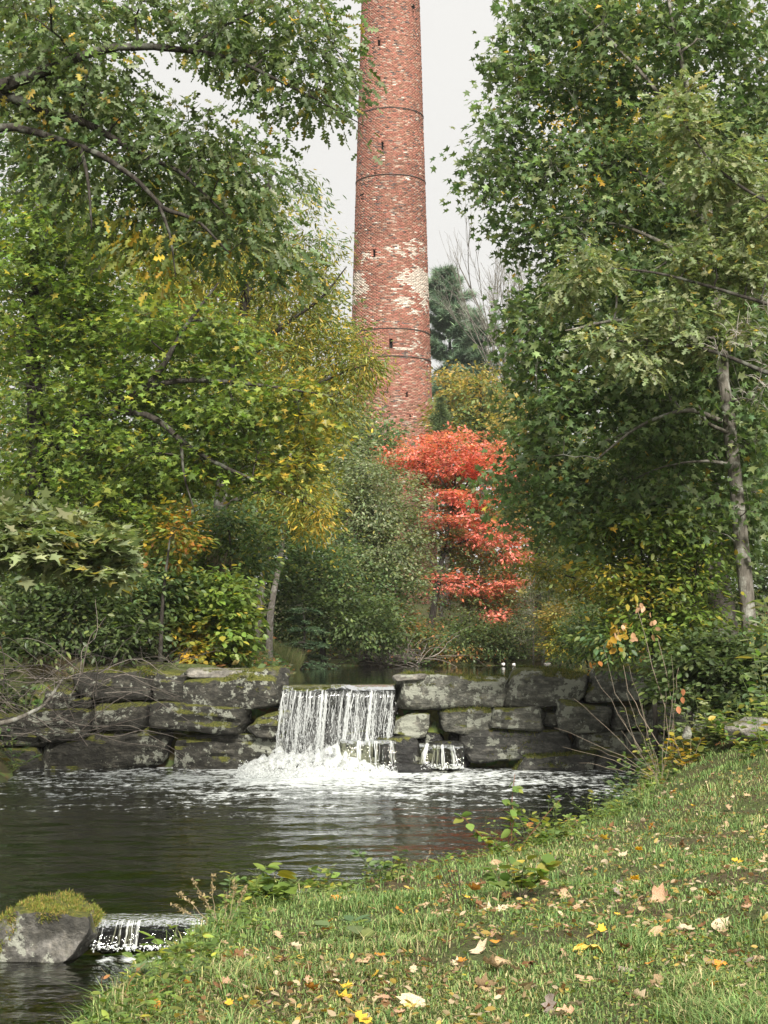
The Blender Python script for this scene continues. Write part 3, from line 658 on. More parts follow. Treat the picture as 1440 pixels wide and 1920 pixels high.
# ------------------------------------------------------------------ falling water
ICO_V = None
def ico():
    global ICO_V
    if ICO_V is None:
        ICO_V = (np.array([(1, 0, 0), (-1, 0, 0), (0, 1, 0), (0, -1, 0), (0, 0, 1), (0, 0, -1)], float), np.array([(0, 2, 4), (2, 1, 4), (1, 3, 4), (3, 0, 4), (2, 0, 5), (1, 2, 5), (3, 1, 5), (0, 3, 5)]))
    return ICO_V
def drops(mb, pos, size):
    v, f = ico(); n = len(pos); size = np.asarray(size)
    if size.ndim == 1: size = np.stack([size, size, size], 1)
    vv = pos[:, None] + v[None] * size[:, None]
    mb.add(vv.reshape(-1, 3), [(f[None] + np.arange(n)[:, None, None] * len(v)).reshape(-1, 3)])
rw = np.random.default_rng(21)
def build_fall():
    x0, x1 = P(530, 1290, YW)[0], P(741, 1290, YW)[0]
    root = empty('waterfall', ((x0 + x1) / 2, YW, 0), 'main white waterfall pouring through the gap in the stone dam', 'waterfall')
    # glassy lip sheet bending over the sill
    U = np.linspace(x0, x1, 60); prof = [(0.55, 1.312), (0.35, 1.31), (0.2, 1.305), (0.1, 1.29), (0.03, 1.262), (-0.03, 1.22), (-0.07, 1.17), (-0.09, 1.12)]
    vv = []
    for u in U:
        w = vnoise(np.array([u * 5.0]), np.array([0.3]), 7)[0]
        for j, (dy, z) in enumerate(prof): vv.append((u, YW + dy + 0.03 * (w - 0.5), z + (0.07 * (w - 0.55) if j > 2 else 0)))
    npf = len(prof); q = np.array([(i * npf + j, (i + 1) * npf + j, (i + 1) * npf + j + 1, i * npf + j + 1) for i in range(len(U) - 1) for j in range(npf - 1)])
    mb = MB(); mb.add(vv, [q]); mb.obj('lip', mat_water('lip_water', (0.5, 0.52, 0.46), None, ((3, 0.5), (14, 0.3)), 0.04, 0.12), root, smooth=True, color=False)
    # thin veil of falling water between the strands
    U = np.linspace(x0 + 0.01, x1 - 0.01, 70); D = np.linspace(0, 1.08, 22); A, Bz = np.meshgrid(U, D)
    fl = 0.06 * (vnoise(A * 9, Bz * 1.3, 51) - 0.5) + 0.03 * (vnoise(A * 31, Bz * 2, 52) - 0.5)
    i = np.arange(A.size).reshape(A.shape); q = np.stack([i[:-1, :-1], i[:-1, 1:], i[1:, 1:], i[1:, :-1]], -1).reshape(-1, 4); mb = MB()
    mb.add(np.stack([A - 0.09 * Bz, YW - 0.06 - 0.15 * np.sqrt(Bz) + fl, 1.21 - Bz], -1), [q]); mb.obj('veil', M_veil, root, smooth=True, color=False)
    # strands
    mb = MB(); T = 300; M = 16
    sx = rw.uniform(x0 + 0.02, x1 - 0.02, T); sx += 0.05 * np.sin(sx * 17.0) + 0.03 * np.sin(sx * 41.0); sx = np.clip(sx, x0, x1); ln = np.clip(rw.normal(0.7, 0.28, T), 0.12, 1.1)
    z_s = np.where(rw.random(T) < 0.55, rw.uniform(-0.07, 0.02, T), rw.uniform(0, 0.5, T)); ln = np.minimum(ln, 1.12 - z_s)
    ln *= np.where(rw.random(T) < 0.3, 0.6, 1)
    vy = rw.uniform(0.25, 0.5, T); s = np.linspace(0, 1, M)[None]
    drop = z_s[:, None] + s * ln[:, None]
    X = sx[:, None] - 0.09 * drop + 0.012 * np.sin(s * rw.uniform(4, 14, (T, 1)) + rw.uniform(0, 6, (T, 1)))
    Y = YW - 0.08 - vy[:, None] * np.sqrt(np.maximum(drop, 0)) * 0.42
    Z = 1.17 - drop
    r = rw.gamma(1.5, 0.0019, T)[:, None] * (1 - 0.5 * s) * (0.55 + 0.9 * vnoise(s * 9 + sx[:, None] * 40, sx[:, None] * 77 + s * 0, 9)) + 0.0006
    tubes(mb, np.stack([X, Y, Z], -1), r, 4)
    tag(mb.obj('strands', M_strand, root, smooth=True, color=False), kind='stuff')
    # beads of water torn off the strands
    mb = MB(); n = 7000; k = rw.integers(0, T, n); t = rw.beta(1.6, 1.1, n) * 1.08
    dr = t * 1.0
    pos = np.stack([sx[k] - 0.09 * dr + rw.normal(0, 0.016, n), YW - 0.07 - vy[k] * np.sqrt(dr) * 0.42 + rw.normal(0, 0.03, n), 1.17 - dr], 1)
    sz = rw.gamma(1.8, 0.0017, n) + 0.0008; drops(mb, pos, np.stack([sz, sz, sz * rw.uniform(1.2, 6, n)], 1))
    tag(mb.obj('droplets', M_strand, root, smooth=True, color=False), kind='stuff')
    # froth piled at the foot
    mb = MB(); gx = np.linspace(P(455, 0, 26)[0], P(745, 0, 26)[0], 120); gy = np.linspace(25.15, 26.75, 50); A, B = np.meshgrid(gx, gy)
    xx = (A - gx[0]) / (gx[-1] - gx[0]); yy = (B - 25.15) / 1.6
    env = np.clip(np.sin(np.pi * np.clip(xx * 0.96 + 0.02, 0, 1)) ** 0.4, 0, 1) * np.clip(yy * 1.6, 0, 1) ** 1.6
    Z = -0.05 + env * (0.06 + 0.34 * vnoise(A * 3.2, B * 3.2, 31) * vnoise(A * 7, B * 7, 32) * 2 + 0.12 * vnoise(A * 17, B * 17, 33)) * 1.0
    i = np.arange(A.size).reshape(A.shape); q = np.stack([i[:-1, :-1], i[:-1, 1:], i[1:, 1:], i[1:, :-1]], -1).reshape(-1, 4)
    mb.add(np.stack([A, B, Z], -1), [q]); mb.obj('froth', M_froth, root, smooth=True, color=False)
    mb = MB(); n = 5500; a = rw.beta(1.15, 1.15, n); yv = rw.uniform(25.0, 26.6, n); hmax = 0.36 * (0.35 + 1.1 * vnoise(a * 9, yv * 3, 35)) * np.sin(np.pi * np.clip(a * 0.9 + 0.05, 0, 1)) ** 0.5
    pos = np.stack([gx[0] + a * (gx[-1] - gx[0]), yv, hmax * rw.beta(1.1, 2.2, n) * np.clip((yv - 24.7) / 1.2, 0.1, 1)], 1)
    sz = rw.gamma(1.2, 0.0032, n) + 0.0015; drops(mb, pos, np.stack([sz * rw.uniform(0.8, 1.6, n), sz, sz * rw.uniform(0.8, 2.0, n)], 1))
    tag(mb.obj('spray', M_white, root, smooth=True, color=False), kind='stuff')
build_fall()
def small_fall(name, label, px0, px1, py0, py1, Y, fwd, T, M_, r0, n_dr, seed, foam=True, lipback=0.3, fan=0.05):
    rs = np.random.default_rng(seed); a = P(px0, py0, Y); b = P(px1, py1, Y - fwd); H = a[2] - b[2]
    root = empty(name, ((a[0] + b[0]) / 2, Y, b[2]), label, 'waterfall')
    xr = P(px1, py0, Y)[0]; nc = 9; cc = rs.uniform(a[0], xr, nc); sx = np.clip(cc[rs.integers(0, nc, T)] + rs.normal(0, (xr - a[0]) * 0.03, T), a[0], xr); s = np.linspace(0, 1, M_)[None]
    def lz(u): return 0.13 * H * (vnoise(np.asarray(u) * 6.0 / (xr - a[0] + .5), np.asarray(u) * 0 + seed, 3) - 0.5)
    def ly(u): return 0.5 * H * (vnoise(np.asarray(u) * 5.0 / (xr - a[0] + .5), np.asarray(u) * 0 + seed + 3.5, 4) - 0.5)
    ln = rs.uniform(0.7, 1.05, T)[:, None]
    xm = (a[0] + xr) / 2; X = xm + (sx[:, None] - xm) * (1 - fan * 0.8 + fan * s) + 0.01 * H * np.sin(s * 9 + rs.uniform(0, 6, (T, 1))) + rs.normal(0, 0.04, (T, 1)) * s * H
    Yy = Y - fwd * np.sqrt(s * ln) + rs.normal(0, 0.01, (T, 1)) + ly(sx)[:, None]; Z = a[2] - H * s * ln + 0.004 + lz(sx)[:, None]
    r = rs.gamma(1.6, r0 / 2.2, T)[:, None] * (0.4 + 0.9 * vnoise(s * 6 + sx[:, None] * 31, sx[:, None] * 57 + s * 0, 9))
    mb = MB(); tubes(mb, np.stack([X, Yy, Z], -1), r, 5); tag(mb.obj('strands', M_strand, root, smooth=True, color=False), kind='stuff')
    U = np.linspace(a[0] - 0.02, P(px1, py0, Y)[0] + 0.02, 30); prof = [(lipback, 0.012), (0.06, 0.008), (0.0, -0.01 * H - 0.004), (-fwd * 0.45, -0.2 * H), (-fwd * 0.75, -0.55 * H), (-fwd, -H)]
    vv = [(u, Y + dy - 0.01 + float(ly(u)) + 0.05 * H * (vnoise(np.array([u * 14]), np.array([1.0]), 3)[0] - 0.5), a[2] + dz + (float(lz(u)) if dy < lipback else 0)) for u in U for dy, dz in prof]; npf = len(prof)
    q = np.array([(i * npf + j, (i + 1) * npf + j, (i + 1) * npf + j + 1, i * npf + j + 1) for i in range(len(U) - 1) for j in range(npf - 1)])
    m2 = MB(); m2.add(vv, [q]); m2.obj('sheet', mat_water(name + '_sheet', (0.55, 0.55, 0.45), None, ((8, 0.5), (20, 0.3)), 0.05, 0.05), root, smooth=True, color=False)
    mb = MB(); n = n_dr; pos = np.stack([rs.uniform(a[0] - 0.06 * H, P(px1, py0, Y)[0] + 0.06 * H, n), Y - fwd - 0.02 + rs.normal(0, 0.12 * H + 0.02, n), b[2] + np.abs(rs.normal(0, 0.10 * H, n))], 1)
    sz = rs.gamma(1.8, r0 * 0.55, n) + r0 * 0.2; drops(mb, pos, sz); tag(mb.obj('spray', M_white, root, smooth=True, color=False), kind='stuff')
small_fall('side_cascade', 'narrow side cascade sliding over a rounded rock right of the main waterfall', 789, 866, 1397, 1441, 26.28, 0.16, 70, 12, 0.0055, 500, 5, fan=0.32)
small_fall('ledge_cascade', 'thin white trickles running over the black ledge at the foot of the main waterfall', 640, 740, 1390, 1440, 26.2, 0.14, 60, 12, 0.005, 500, 6)
small_fall('little_cascade', 'little cascade in the foreground between the mossy boulder and the grassy bank', 178, 425, 1728, 1779, 11.82, 0.12, 46, 14, 0.0042, 420, 7)
for k, (a, b, c, d) in enumerate([(172, 250, 1734, 1800), (245, 330, 1731, 1800), (325, 440, 1728, 1800)]):
    loose_rock('sill_rock', ['dark wet sill stone under the little cascade, next to the mossy boulder', 'dark wet middle sill stone under the little cascade', 'dark wet sill stone under the little cascade, next to the grassy bank'][k], a, b, c, d, 11.88, 0.5, 430 + k, M_rock_wet, rnd=3, amp=0.05)

# ------------------------------------------------------------------ leaves
def outline_leaf(half, fold=0.18):
    """half: right-hand outline points (x, y) from base to tip; two n-gons folded along the midrib"""
    h = np.array(half, float); n = len(h)
    vr = np.stack([h[:, 0], h[:, 1], np.abs(h[:, 0]) * fold], 1); vl = vr * np.array([-1, 1, 1])
    mid = np.array([[0, 0, 0.0], [0, 1, -0.04]])
    v = np.vstack([mid, vr, vl])
    fr = np.array([[0] + list(range(2, 2 + n)) + [1]]); fl = np.array([[1] + list(range(2 + 2 * n - 1, 2 + n - 1, -1)) + [0]])
    return v, [fr, fl]
LEAF = {
    'oak': outline_leaf([(0.23, 0.18), (0.06, 0.33), (0.34, 0.52), (0.07, 0.58), (0.21, 0.82)]),
    'maple': outline_leaf([(0.40, 0.04), (0.22, 0.22), (0.56, 0.50), (0.14, 0.54)]),
    'broad': outline_leaf([(0.24, 0.18), (0.33, 0.45), (0.20, 0.78)]),
    'oval': outline_leaf([(0.22, 0.3), (0.2, 0.68)]),
    'lance': outline_leaf([(0.12, 0.3), (0.10, 0.65)]),
    'chip': (np.array([(0, 0, 0), (0.26, 0.5, 0.05), (0, 1, 0), (-0.26, 0.5, 0.05)]), [np.array([(0, 1, 2, 3)])]),
}
def place_leaves(mb, kind, pos, axis, nrm, size, col):
    v, faces = LEAF[kind]; n = len(pos)
    y = norm(axis); x = norm(np.cross(y, nrm)); z = np.cross(x, y)
    B = np.stack([x, y, z], 1)                       # (n,3,3) rows
    vv = pos[:, None] + size[:, None, None] * np.einsum('vk,nkj->nvj', v, B)
    off = np.arange(n)[:, None, None] * len(v)
    mb.add(vv.reshape(-1, 3), [(f[None] + off).reshape(-1, f.shape[1]) for f in faces], np.repeat(col, len(v), 0))

PAL = {
    'oak':    [((0.060, 0.090, 0.034), 5), ((0.085, 0.120, 0.045), 4), ((0.115, 0.14, 0.07), 2.5), ((0.20, 0.17, 0.035), 0.45), ((0.30, 0.20, 0.03), 0.12)],
    'maple':  [((0.058, 0.092, 0.034), 5), ((0.080, 0.120, 0.043), 4), ((0.12, 0.15, 0.06), 2.5), ((0.28, 0.19, 0.03), 0.12)],
    'pale':   [((0.14, 0.175, 0.085), 4), ((0.20, 0.22, 0.12), 3), ((0.10, 0.13, 0.05), 2), ((0.25, 0.2, 0.05), 0.4)],
    'bright': [((0.095, 0.142, 0.03), 5), ((0.135, 0.175, 0.036), 4), ((0.07, 0.105, 0.03), 3), ((0.25, 0.22, 0.035), 0.7)],
    'yellowgreen': [((0.17, 0.185, 0.035), 4), ((0.12, 0.155, 0.04), 4), ((0.28, 0.23, 0.04), 3), ((0.42, 0.29, 0.04), 0.9)],
    'yellow': [((0.42, 0.28, 0.035), 4), ((0.30, 0.24, 0.04), 3), ((0.16, 0.18, 0.04), 1.5)],
    'gold':   [((0.36, 0.25, 0.07), 4), ((0.27, 0.23, 0.07), 4), ((0.17, 0.19, 0.07), 3)],
    'goldgreen': [((0.16, 0.19, 0.07), 4), ((0.10, 0.15, 0.06), 4), ((0.32, 0.25, 0.06), 2.5)],
    'orange': [((0.48, 0.22, 0.05), 3), ((0.42, 0.28, 0.05), 3), ((0.18, 0.18, 0.045), 4)],
    'rust':   [((0.28, 0.13, 0.05), 3), ((0.16, 0.13, 0.045), 3), ((0.09, 0.12, 0.045), 3)],
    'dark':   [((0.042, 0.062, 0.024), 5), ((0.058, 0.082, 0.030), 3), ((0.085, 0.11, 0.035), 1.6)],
    'greygreen': [((0.125, 0.15, 0.08), 5), ((0.165, 0.185, 0.105), 3), ((0.09, 0.118, 0.055), 3), ((0.2, 0.2, 0.07), 0.5)],
    'mid':    [((0.06, 0.10, 0.045), 5), ((0.085, 0.125, 0.05), 4), ((0.13, 0.15, 0.05), 2), ((0.26, 0.21, 0.04), 0.4)],
    'red':    [((0.62, 0.19, 0.155), 6), ((0.62, 0.24, 0.19), 4), ((0.50, 0.13, 0.10), 2.5), ((0.52, 0.26, 0.15), 1), ((0.22, 0.16, 0.06), 1.4), ((0.34, 0.10, 0.08), 1)],
    'redgreen': [((0.11, 0.11, 0.035), 4), ((0.08, 0.11, 0.04), 4), ((0.3, 0.1, 0.05), 1.5)],
    'pine':   [((0.055, 0.09, 0.055), 4), ((0.075, 0.115, 0.07), 4), ((0.11, 0.15, 0.09), 2)],
    'hemlock': [((0.045, 0.085, 0.045), 4), ((0.08, 0.125, 0.065), 4), ((0.12, 0.165, 0.09), 1.5)],
    'weed':   [((0.09, 0.15, 0.035), 4), ((0.14, 0.19, 0.05), 3), ((0.22, 0.23, 0.05), 1.5), ((0.36, 0.28, 0.05), 0.5)],
}
LEAFK = {'pale': 1.4, 'red': 1.22, 'yellow': 1.15, 'orange': 1.0, 'gold': 1.15, 'goldgreen': 1.35, 'yellowgreen': 1.3, 'dark': 1.7, 'pine': 1.8, 'weed': 1.3}
def pick(pal, n, rng, jit=0.18):
    p = PAL[pal]; c = np.array([x[0] for x in p]); w = np.array([x[1] for x in p], float); w /= w.sum()
    return c[rng.choice(len(c), n, p=w)] * LEAFK.get(pal, 1.55) * rng.lognormal(0, jit, (n, 1)) * rng.normal(1, 0.05, (n, 3))

def blob_points(b, rng):
    """(px, py, rx, ry, Y, depth radius m, n)"""
    px, py, rx, ry, Y, rd, n = b[:7]
    d = rng.normal(0, 0.56, (n, 3)); L_ = np.linalg.norm(d, axis=1, keepdims=True); d = d * np.where(L_ > 1.35, 1.35 / L_, 1.0)
    c = P(px, py, Y); s = S(Y)
    return c + d * np.array([rx * s, rd, ry * s])

def grow(limbs, anchors, rng, per=12, rscale=1.0, sag=0.15):
    """limbs: list of (path (m,3), radii (m,)). returns branch paths, twig paths, twig directions"""
    nodes = np.concatenate([resample(p, max(6, 3 * len(p))) for p, r in limbs])
    nrad = np.concatenate([np.interp(np.linspace(0, 1, max(6, 3 * len(p))), np.linspace(0, 1, len(r)), r) for p, r in limbs])
    N = len(anchors); C = max(1, N // per)
    seeds = anchors[rng.choice(N, C, replace=False)]
    lab = np.argmin(((anchors[:, None] - seeds[None]) ** 2).sum(-1), 1)
    d0 = np.min(((seeds[:, None] - nodes[None]) ** 2).sum(-1), 1)
    bp, br, tw = [], [], np.zeros((N, 3, 3)); tdir = np.zeros((N, 3)); M = 7
    s = np.linspace(0, 1, M)[:, None]
    for k in np.argsort(d0):
        mem = np.where(lab == k)[0]
        if len(mem) == 0: continue
        cen = anchors[mem].mean(0)
        dv = cen - nodes; dist = np.linalg.norm(dv, axis=1)
        cost = dist + 0.55 * np.maximum(0, -dv[:, 2]) + 0.3 * np.maximum(0, np.hypot(dv[:, 0], dv[:, 1]) * 0.5 - dv[:, 2]) * 0.3
        j = int(np.argmin(cost)); a = nodes[j]; L = dist[j] + 1e-6
        mid = (a + cen) / 2 + np.array([0, 0, sag * L]) + rng.normal(0, 0.09 * L, 3)
        path = (1 - s) ** 2 * a + 2 * s * (1 - s) * mid + s ** 2 * cen
        path[1:-1] += rng.normal(0, 0.02 * L, (M - 2, 3))
        r0 = min(nrad[j] * 0.75, rscale * (0.006 + 0.0032 * math.sqrt(len(mem)) * (1 + 0.25 * L)))
        rr = np.linspace(r0, r0 * 0.35, M)
        bp.append(path); br.append(rr)
        nodes = np.vstack([nodes, path[2:]]); nrad = np.concatenate([nrad, rr[2:]])
        # twigs
        half = path[M // 2:]
        A = anchors[mem]; jj = np.argmin(((A[:, None] - half[None]) ** 2).sum(-1), 1); q = half[jj]
        dd = A - q; L2 = np.linalg.norm(dd, axis=1, keepdims=True)
        t4 = np.linspace(0, 1, 3)[None, :, None]
        tw[mem] = q[:, None] + dd[:, None] * t4 + np.array([0, 0, 1.0]) * (np.sin(t4 * math.pi) * 0.12) * L2[:, None]
        out = norm(cen - a + 1e-6); tdir[mem] = norm(dd / np.maximum(L2, 0.05) + out * 0.6 + rng.normal(0, 0.25, dd.shape))
    return np.array(bp), np.array(br), tw, tdir

def spray_leaves(mb, kind, anchors, tdir, rng, lpa, size, spray, pal, droop=0.25, flat=0.75, tw=None, layers=True):
    n = len(anchors); k = rng.poisson(lpa, n) if lpa > 2 else np.full(n, int(lpa))
    rep = np.repeat(np.arange(n), k); m = len(rep)
    if m == 0: return
    d = tdir[rep].copy(); d[:, 2] = d[:, 2] * 0.6 - droop * rng.random(m); d = norm(d)
    side = norm(np.cross(d, np.array([0, 0, 1.0])) + 1e-6); up = np.cross(side, d)
    s = rng.uniform(-0.75, 0.55, m) * spray; w = rng.normal(0, 0.36, m) * spray; hgt = rng.normal(0, 0.36 * max(0.0, 1 - flat) + 0.06, m) * spray
    pos = anchors[rep] + d * s[:, None] + side * w[:, None] + up * hgt[:, None]
    ax = norm(d * 0.8 + side * np.sign(w)[:, None] * rng.uniform(0.2, 1.1, (m, 1)) + rng.normal(0, 0.35, (m, 3)) + np.array([0, 0, -droop]))
    nr = norm(np.array([0, 0, 1.0]) * (0.4 + flat) + rng.normal(0, 0.5, (m, 3)))
    sz = size * np.clip(rng.normal(1, 0.2, m), 0.5, 1.5)
    # whole sprays share a tint
    tint = rng.lognormal(0, 0.16, n)[rep][:, None]
    c = pick(pal, m, rng) * tint
    if mb is not None: place_leaves(mb, kind, pos, ax, nr, sz, c)

def make_tree(name, label, trunks, blobs, leaf, size, lpa, spray, seed, bark=None, cat='tree', per=12, rscale=1.0, droop=0.25, flat=0.75,
              twig_r=0.003, limbs=(), crown='crown', pull=0.16, sides=9, group=None, ground=True, sag=0.15, mat=None, shareleaf=1.0):
    """trunks / limbs: lists of [(px, py, Y, radius m), ...] from the foot up; blobs carry an 8th item, the palette"""
    rng = np.random.default_rng(seed); bark = bark or M_bark_dark
    pt = [(np.array([P(a, b, c) if not isinstance(a, tuple) else np.array(a) for a, b, c, r in t]), np.array([r for *_, r in t])) for t in trunks]
    foot = pt[0][0][0].copy()
    if ground:
        for p, r in pt: p[0][2] = hz(p[0][0], p[0][1]) - 0.08
        foot = pt[0][0][0].copy(); foot[2] += 0.08
    pl = [(np.array([P(a, b, c) for a, b, c, r in t]), np.array([r for *_, r in t])) for t in limbs]
    root = empty(name, foot, label, cat, group)
    for p, r in pt:
        mb = MB(); n = max(8, 4 * len(p)); q = resample(p, n); rr = np.interp(np.linspace(0, 1, n), np.linspace(0, 1, len(r)), r)
        q[1:-1] += rng.normal(0, 0.012, (n - 2, 3)) * rr[1:-1, None] * 8
        rr = rr * rng.normal(1, 0.03, n); rr[0] *= 1.35
        tubes(mb, q[None], rr[None], sides); mb.obj('trunk' if r[0] > 0.03 else 'stem', bark, root, smooth=True, color=False)
    for p, r in pl:
        mb = MB(); n = max(8, 4 * len(p)); q = resample(p, n); rr = np.interp(np.linspace(0, 1, n), np.linspace(0, 1, len(r)), r)
        q[1:-1] += rng.normal(0, 0.012, (n - 2, 3)) * rr[1:-1, None] * 6
        tubes(mb, q[None], rr[None], 7); mb.obj('limb', bark, root, smooth=True, color=False)
    anchors, pals = [], []
    for b in blobs:
        a = blob_points(b, rng); anchors.append(a); pals += [b[7]] * len(a)
    if anchors:
        anchors = np.concatenate(anchors); pals = np.array(pals)
        C = max(1, len(anchors) // per); sd = anchors[rng.choice(len(anchors), C, replace=False)]
        j = np.argmin(((anchors[:, None] - sd[None]) ** 2).sum(-1), 1); anchors += (sd[j] - anchors) * pull
        bp, br, tw, td = grow(pt + pl, anchors, rng, per, rscale, sag)
        mb = MB()
        if len(bp): tubes(mb, bp, br, 4)
        if twig_r: tubes(mb, tw, np.linspace(1, 0.45, 3)[None] * np.full((len(tw), 1), twig_r), 3)
        tag(mb.obj('branches', bark, root, smooth=True, color=False), kind='stuff')
        if leaf:
            mb = MB()
            for p_ in np.unique(pals):
                m = pals == p_
                spray_leaves(mb, leaf, anchors[m], td[m], rng, lpa, size, spray, p_, droop, flat)
            mb.obj(crown, mat or M_leaf, root)
    return root

# ------------------------------------------------------------------ trees, far to near
def B(lst, Y, rd, pal, dens):
    """list of (px, py, rx, ry[, pal]) -> blobs; dens = anchors per 10000 photo px2"""
    out = []
    for b in lst:
        n = max(3, int(b[2] * b[3] * 3.14 / 10000 * dens)); out.append((b[0], b[1], b[2], b[3], Y, rd, n, b[4] if len(b) > 4 else pal))
    return out

def conifer(name, label, px, py_top, py_base, Y, wpx, seed, pal, whorls, kind='pine', rtrunk=0.2, needle=0.14, dens=1.0, up=0.3, leanpx=0, taper=0.7):
    rng = np.random.default_rng(seed)
    a = P(px, py_base, Y); a[2] = hz(a[0], a[1]) - 0.1; b = P(px + leanpx, py_top, Y)
    root = empty(name, a, label, 'tree')
    mb = MB(); path = resample(np.array([a, (a + b) / 2 + rng.normal(0, 0.1, 3), b]), 12); tubes(mb, path[None], np.linspace(rtrunk, rtrunk * 0.12, 12)[None], 7)
    mb.obj('trunk', M_bark_dark, root, smooth=True, color=False)
    zlo = P(px, py_base, Y)[2]; W = wpx * S(Y)
    bp, br, A, D = [], [], [], []
    for w in range(whorls):
        f = (w + rng.uniform(0.1, 0.9)) / whorls
        c = P(px + leanpx, py_top, Y) * f + P(px, py_base, Y) * (1 - f); nbr = rng.integers(3, 6)
        for t in rng.uniform(0, 2 * math.pi, nbr):
            L = W * (1 - f * taper) * rng.uniform(0.55, 1.1) * (0.75 + 0.25 * math.cos(w * 1.7))
            d = np.array([math.cos(t), math.sin(t), 0]); s = np.linspace(0, 1, 6)[:, None]
            q = c + d * L * s + np.array([0, 0, 1]) * (up * L * (s ** 1.6 if up > 0 else s ** 1.2)) + rng.normal(0, 0.02 * L, (6, 3)) * s
            bp.append(q); br.append(np.linspace(0.02 + 0.012 * L, 0.008, 6))
            k = int((10 + 16 * L) * dens); ss = rng.uniform(0.25, 1.0, k)[:, None]; sd = np.cross(d, [0, 0, 1])
            qq = c + d * L * ss + np.array([0, 0, 1]) * (up * L * ss ** 1.5) + sd * rng.normal(0, 0.16, (k, 1)) * L * (1.15 - ss * 0.6) + rng.normal(0, 0.04, (k, 3)) * L
            A.append(qq); D.append(norm(d + sd * rng.normal(0, 0.7, (k, 1)) + np.array([0, 0, 0.35 if up > 0 else -0.15]) + rng.normal(0, 0.2, (k, 3))))
    mb = MB(); tubes(mb, np.array(bp), np.array(br), 4); tag(mb.obj('branches', M_bark_dark, root, smooth=True, color=False), kind='stuff')
    A = np.concatenate(A); D = np.concatenate(D); n = len(A); per = 10
    rep = np.repeat(np.arange(n), per); m = len(rep)
    if kind == 'pine':
        ax = norm(D[rep] + rng.normal(0, 0.5, (m, 3))); p0 = A[rep] + rng.normal(0, 0.03, (m, 3)); ln = needle * rng.uniform(0.7, 1.4, m)[:, None]; wd = needle * 0.055
    else:
        sgn = rng.choice([-1, 1], m)[:, None]; sd = norm(np.cross(D[rep], np.array([0, 0, 1.0])) + 1e-6)
        ax = norm(D[rep] * 0.5 + sd * sgn + rng.normal(0, 0.2, (m, 3))); p0 = A[rep] + D[rep] * rng.uniform(-1.5, 1.5, (m, 1)) * needle; ln = needle * rng.uniform(0.6, 1.2, m)[:, None]; wd = needle * 0.16
    sd = norm(np.cross(ax, rng.normal(0, 1, (m, 3)))) * wd if kind == 'pine' else norm(np.cross(ax, np.array([0, 0, 1.0]) + rng.normal(0, 0.3, (m, 3)))) * wd
    v = np.stack([p0 - sd, p0 + sd, p0 + ax * ln], 1); c = pick(pal, m, rng) * rng.lognormal(0, 0.2, n)[rep][:, None]
    mb = MB(); mb.add(v.reshape(-1, 3), [np.arange(m * 3).reshape(m, 3)], np.repeat(c, 3, 0)); mb.obj('needles', M_needle, root)
    return root

def bare_tree(name, label, px, py_base, py_top, Y, seed, spread=0.5, r0=0.12, n=9, mat=None):
    rng = np.random.default_rng(seed); a = P(px, py_base, Y); a[2] = hz(a[0], a[1]) - 0.1; H = P(px, py_top, Y)[2] - a[2]
    root = empty(name, a, label, 'tree'); mat = mat or M_bark_grey
    mb = MB(); q = resample(np.array([a, a + [0.1, 0, H * 0.35], a + [0.0, 0, H * 0.62]]), 10); tubes(mb, q[None], np.linspace(r0, r0 * 0.5, 10)[None], 7)
    mb.obj('trunk', mat, root, smooth=True, color=False)
    paths, rad = [], []
    def rec(p, d, L, r, lev):
        s = np.linspace(0, 1, 6)[:, None]; e = p + d * L + np.array([0, 0, 0.12 * L]); 
        m = (p + e) / 2 + rng.normal(0, 0.06 * L, 3); q = (1 - s) ** 2 * p + 2 * s * (1 - s) * m + s * s * e
        paths.append(q); rad.append(np.linspace(r, r * 0.45, 6))
        if lev == 0: return
        for _ in range(rng.integers(3, 6)):
            t = rng.uniform(0.3, 1.0); pp = q[int(t * 5)]
            rec(pp, norm(d + rng.normal(0, 0.38, 3) + np.array([0, 0, 0.25])), L * rng.uniform(0.4, 0.62), r * 0.5, lev - 1)
    for k in range(n):
        f = rng.uniform(0.45, 1.0); p = q[int(f * 9)].copy(); t = rng.uniform(0, 2 * math.pi)
        rec(p, norm(np.array([math.cos(t) * spread, math.sin(t) * spread, 1.0])), (a[2] + H - p[2]) * rng.uniform(0.55, 0.85), r0 * 0.4, 3)
    mb = MB(); tubes(mb, np.array(paths), np.maximum(np.array(rad), 0.006), 4); tag(mb.obj('branches', mat, root, smooth=True, color=False), kind='stuff')
    return root

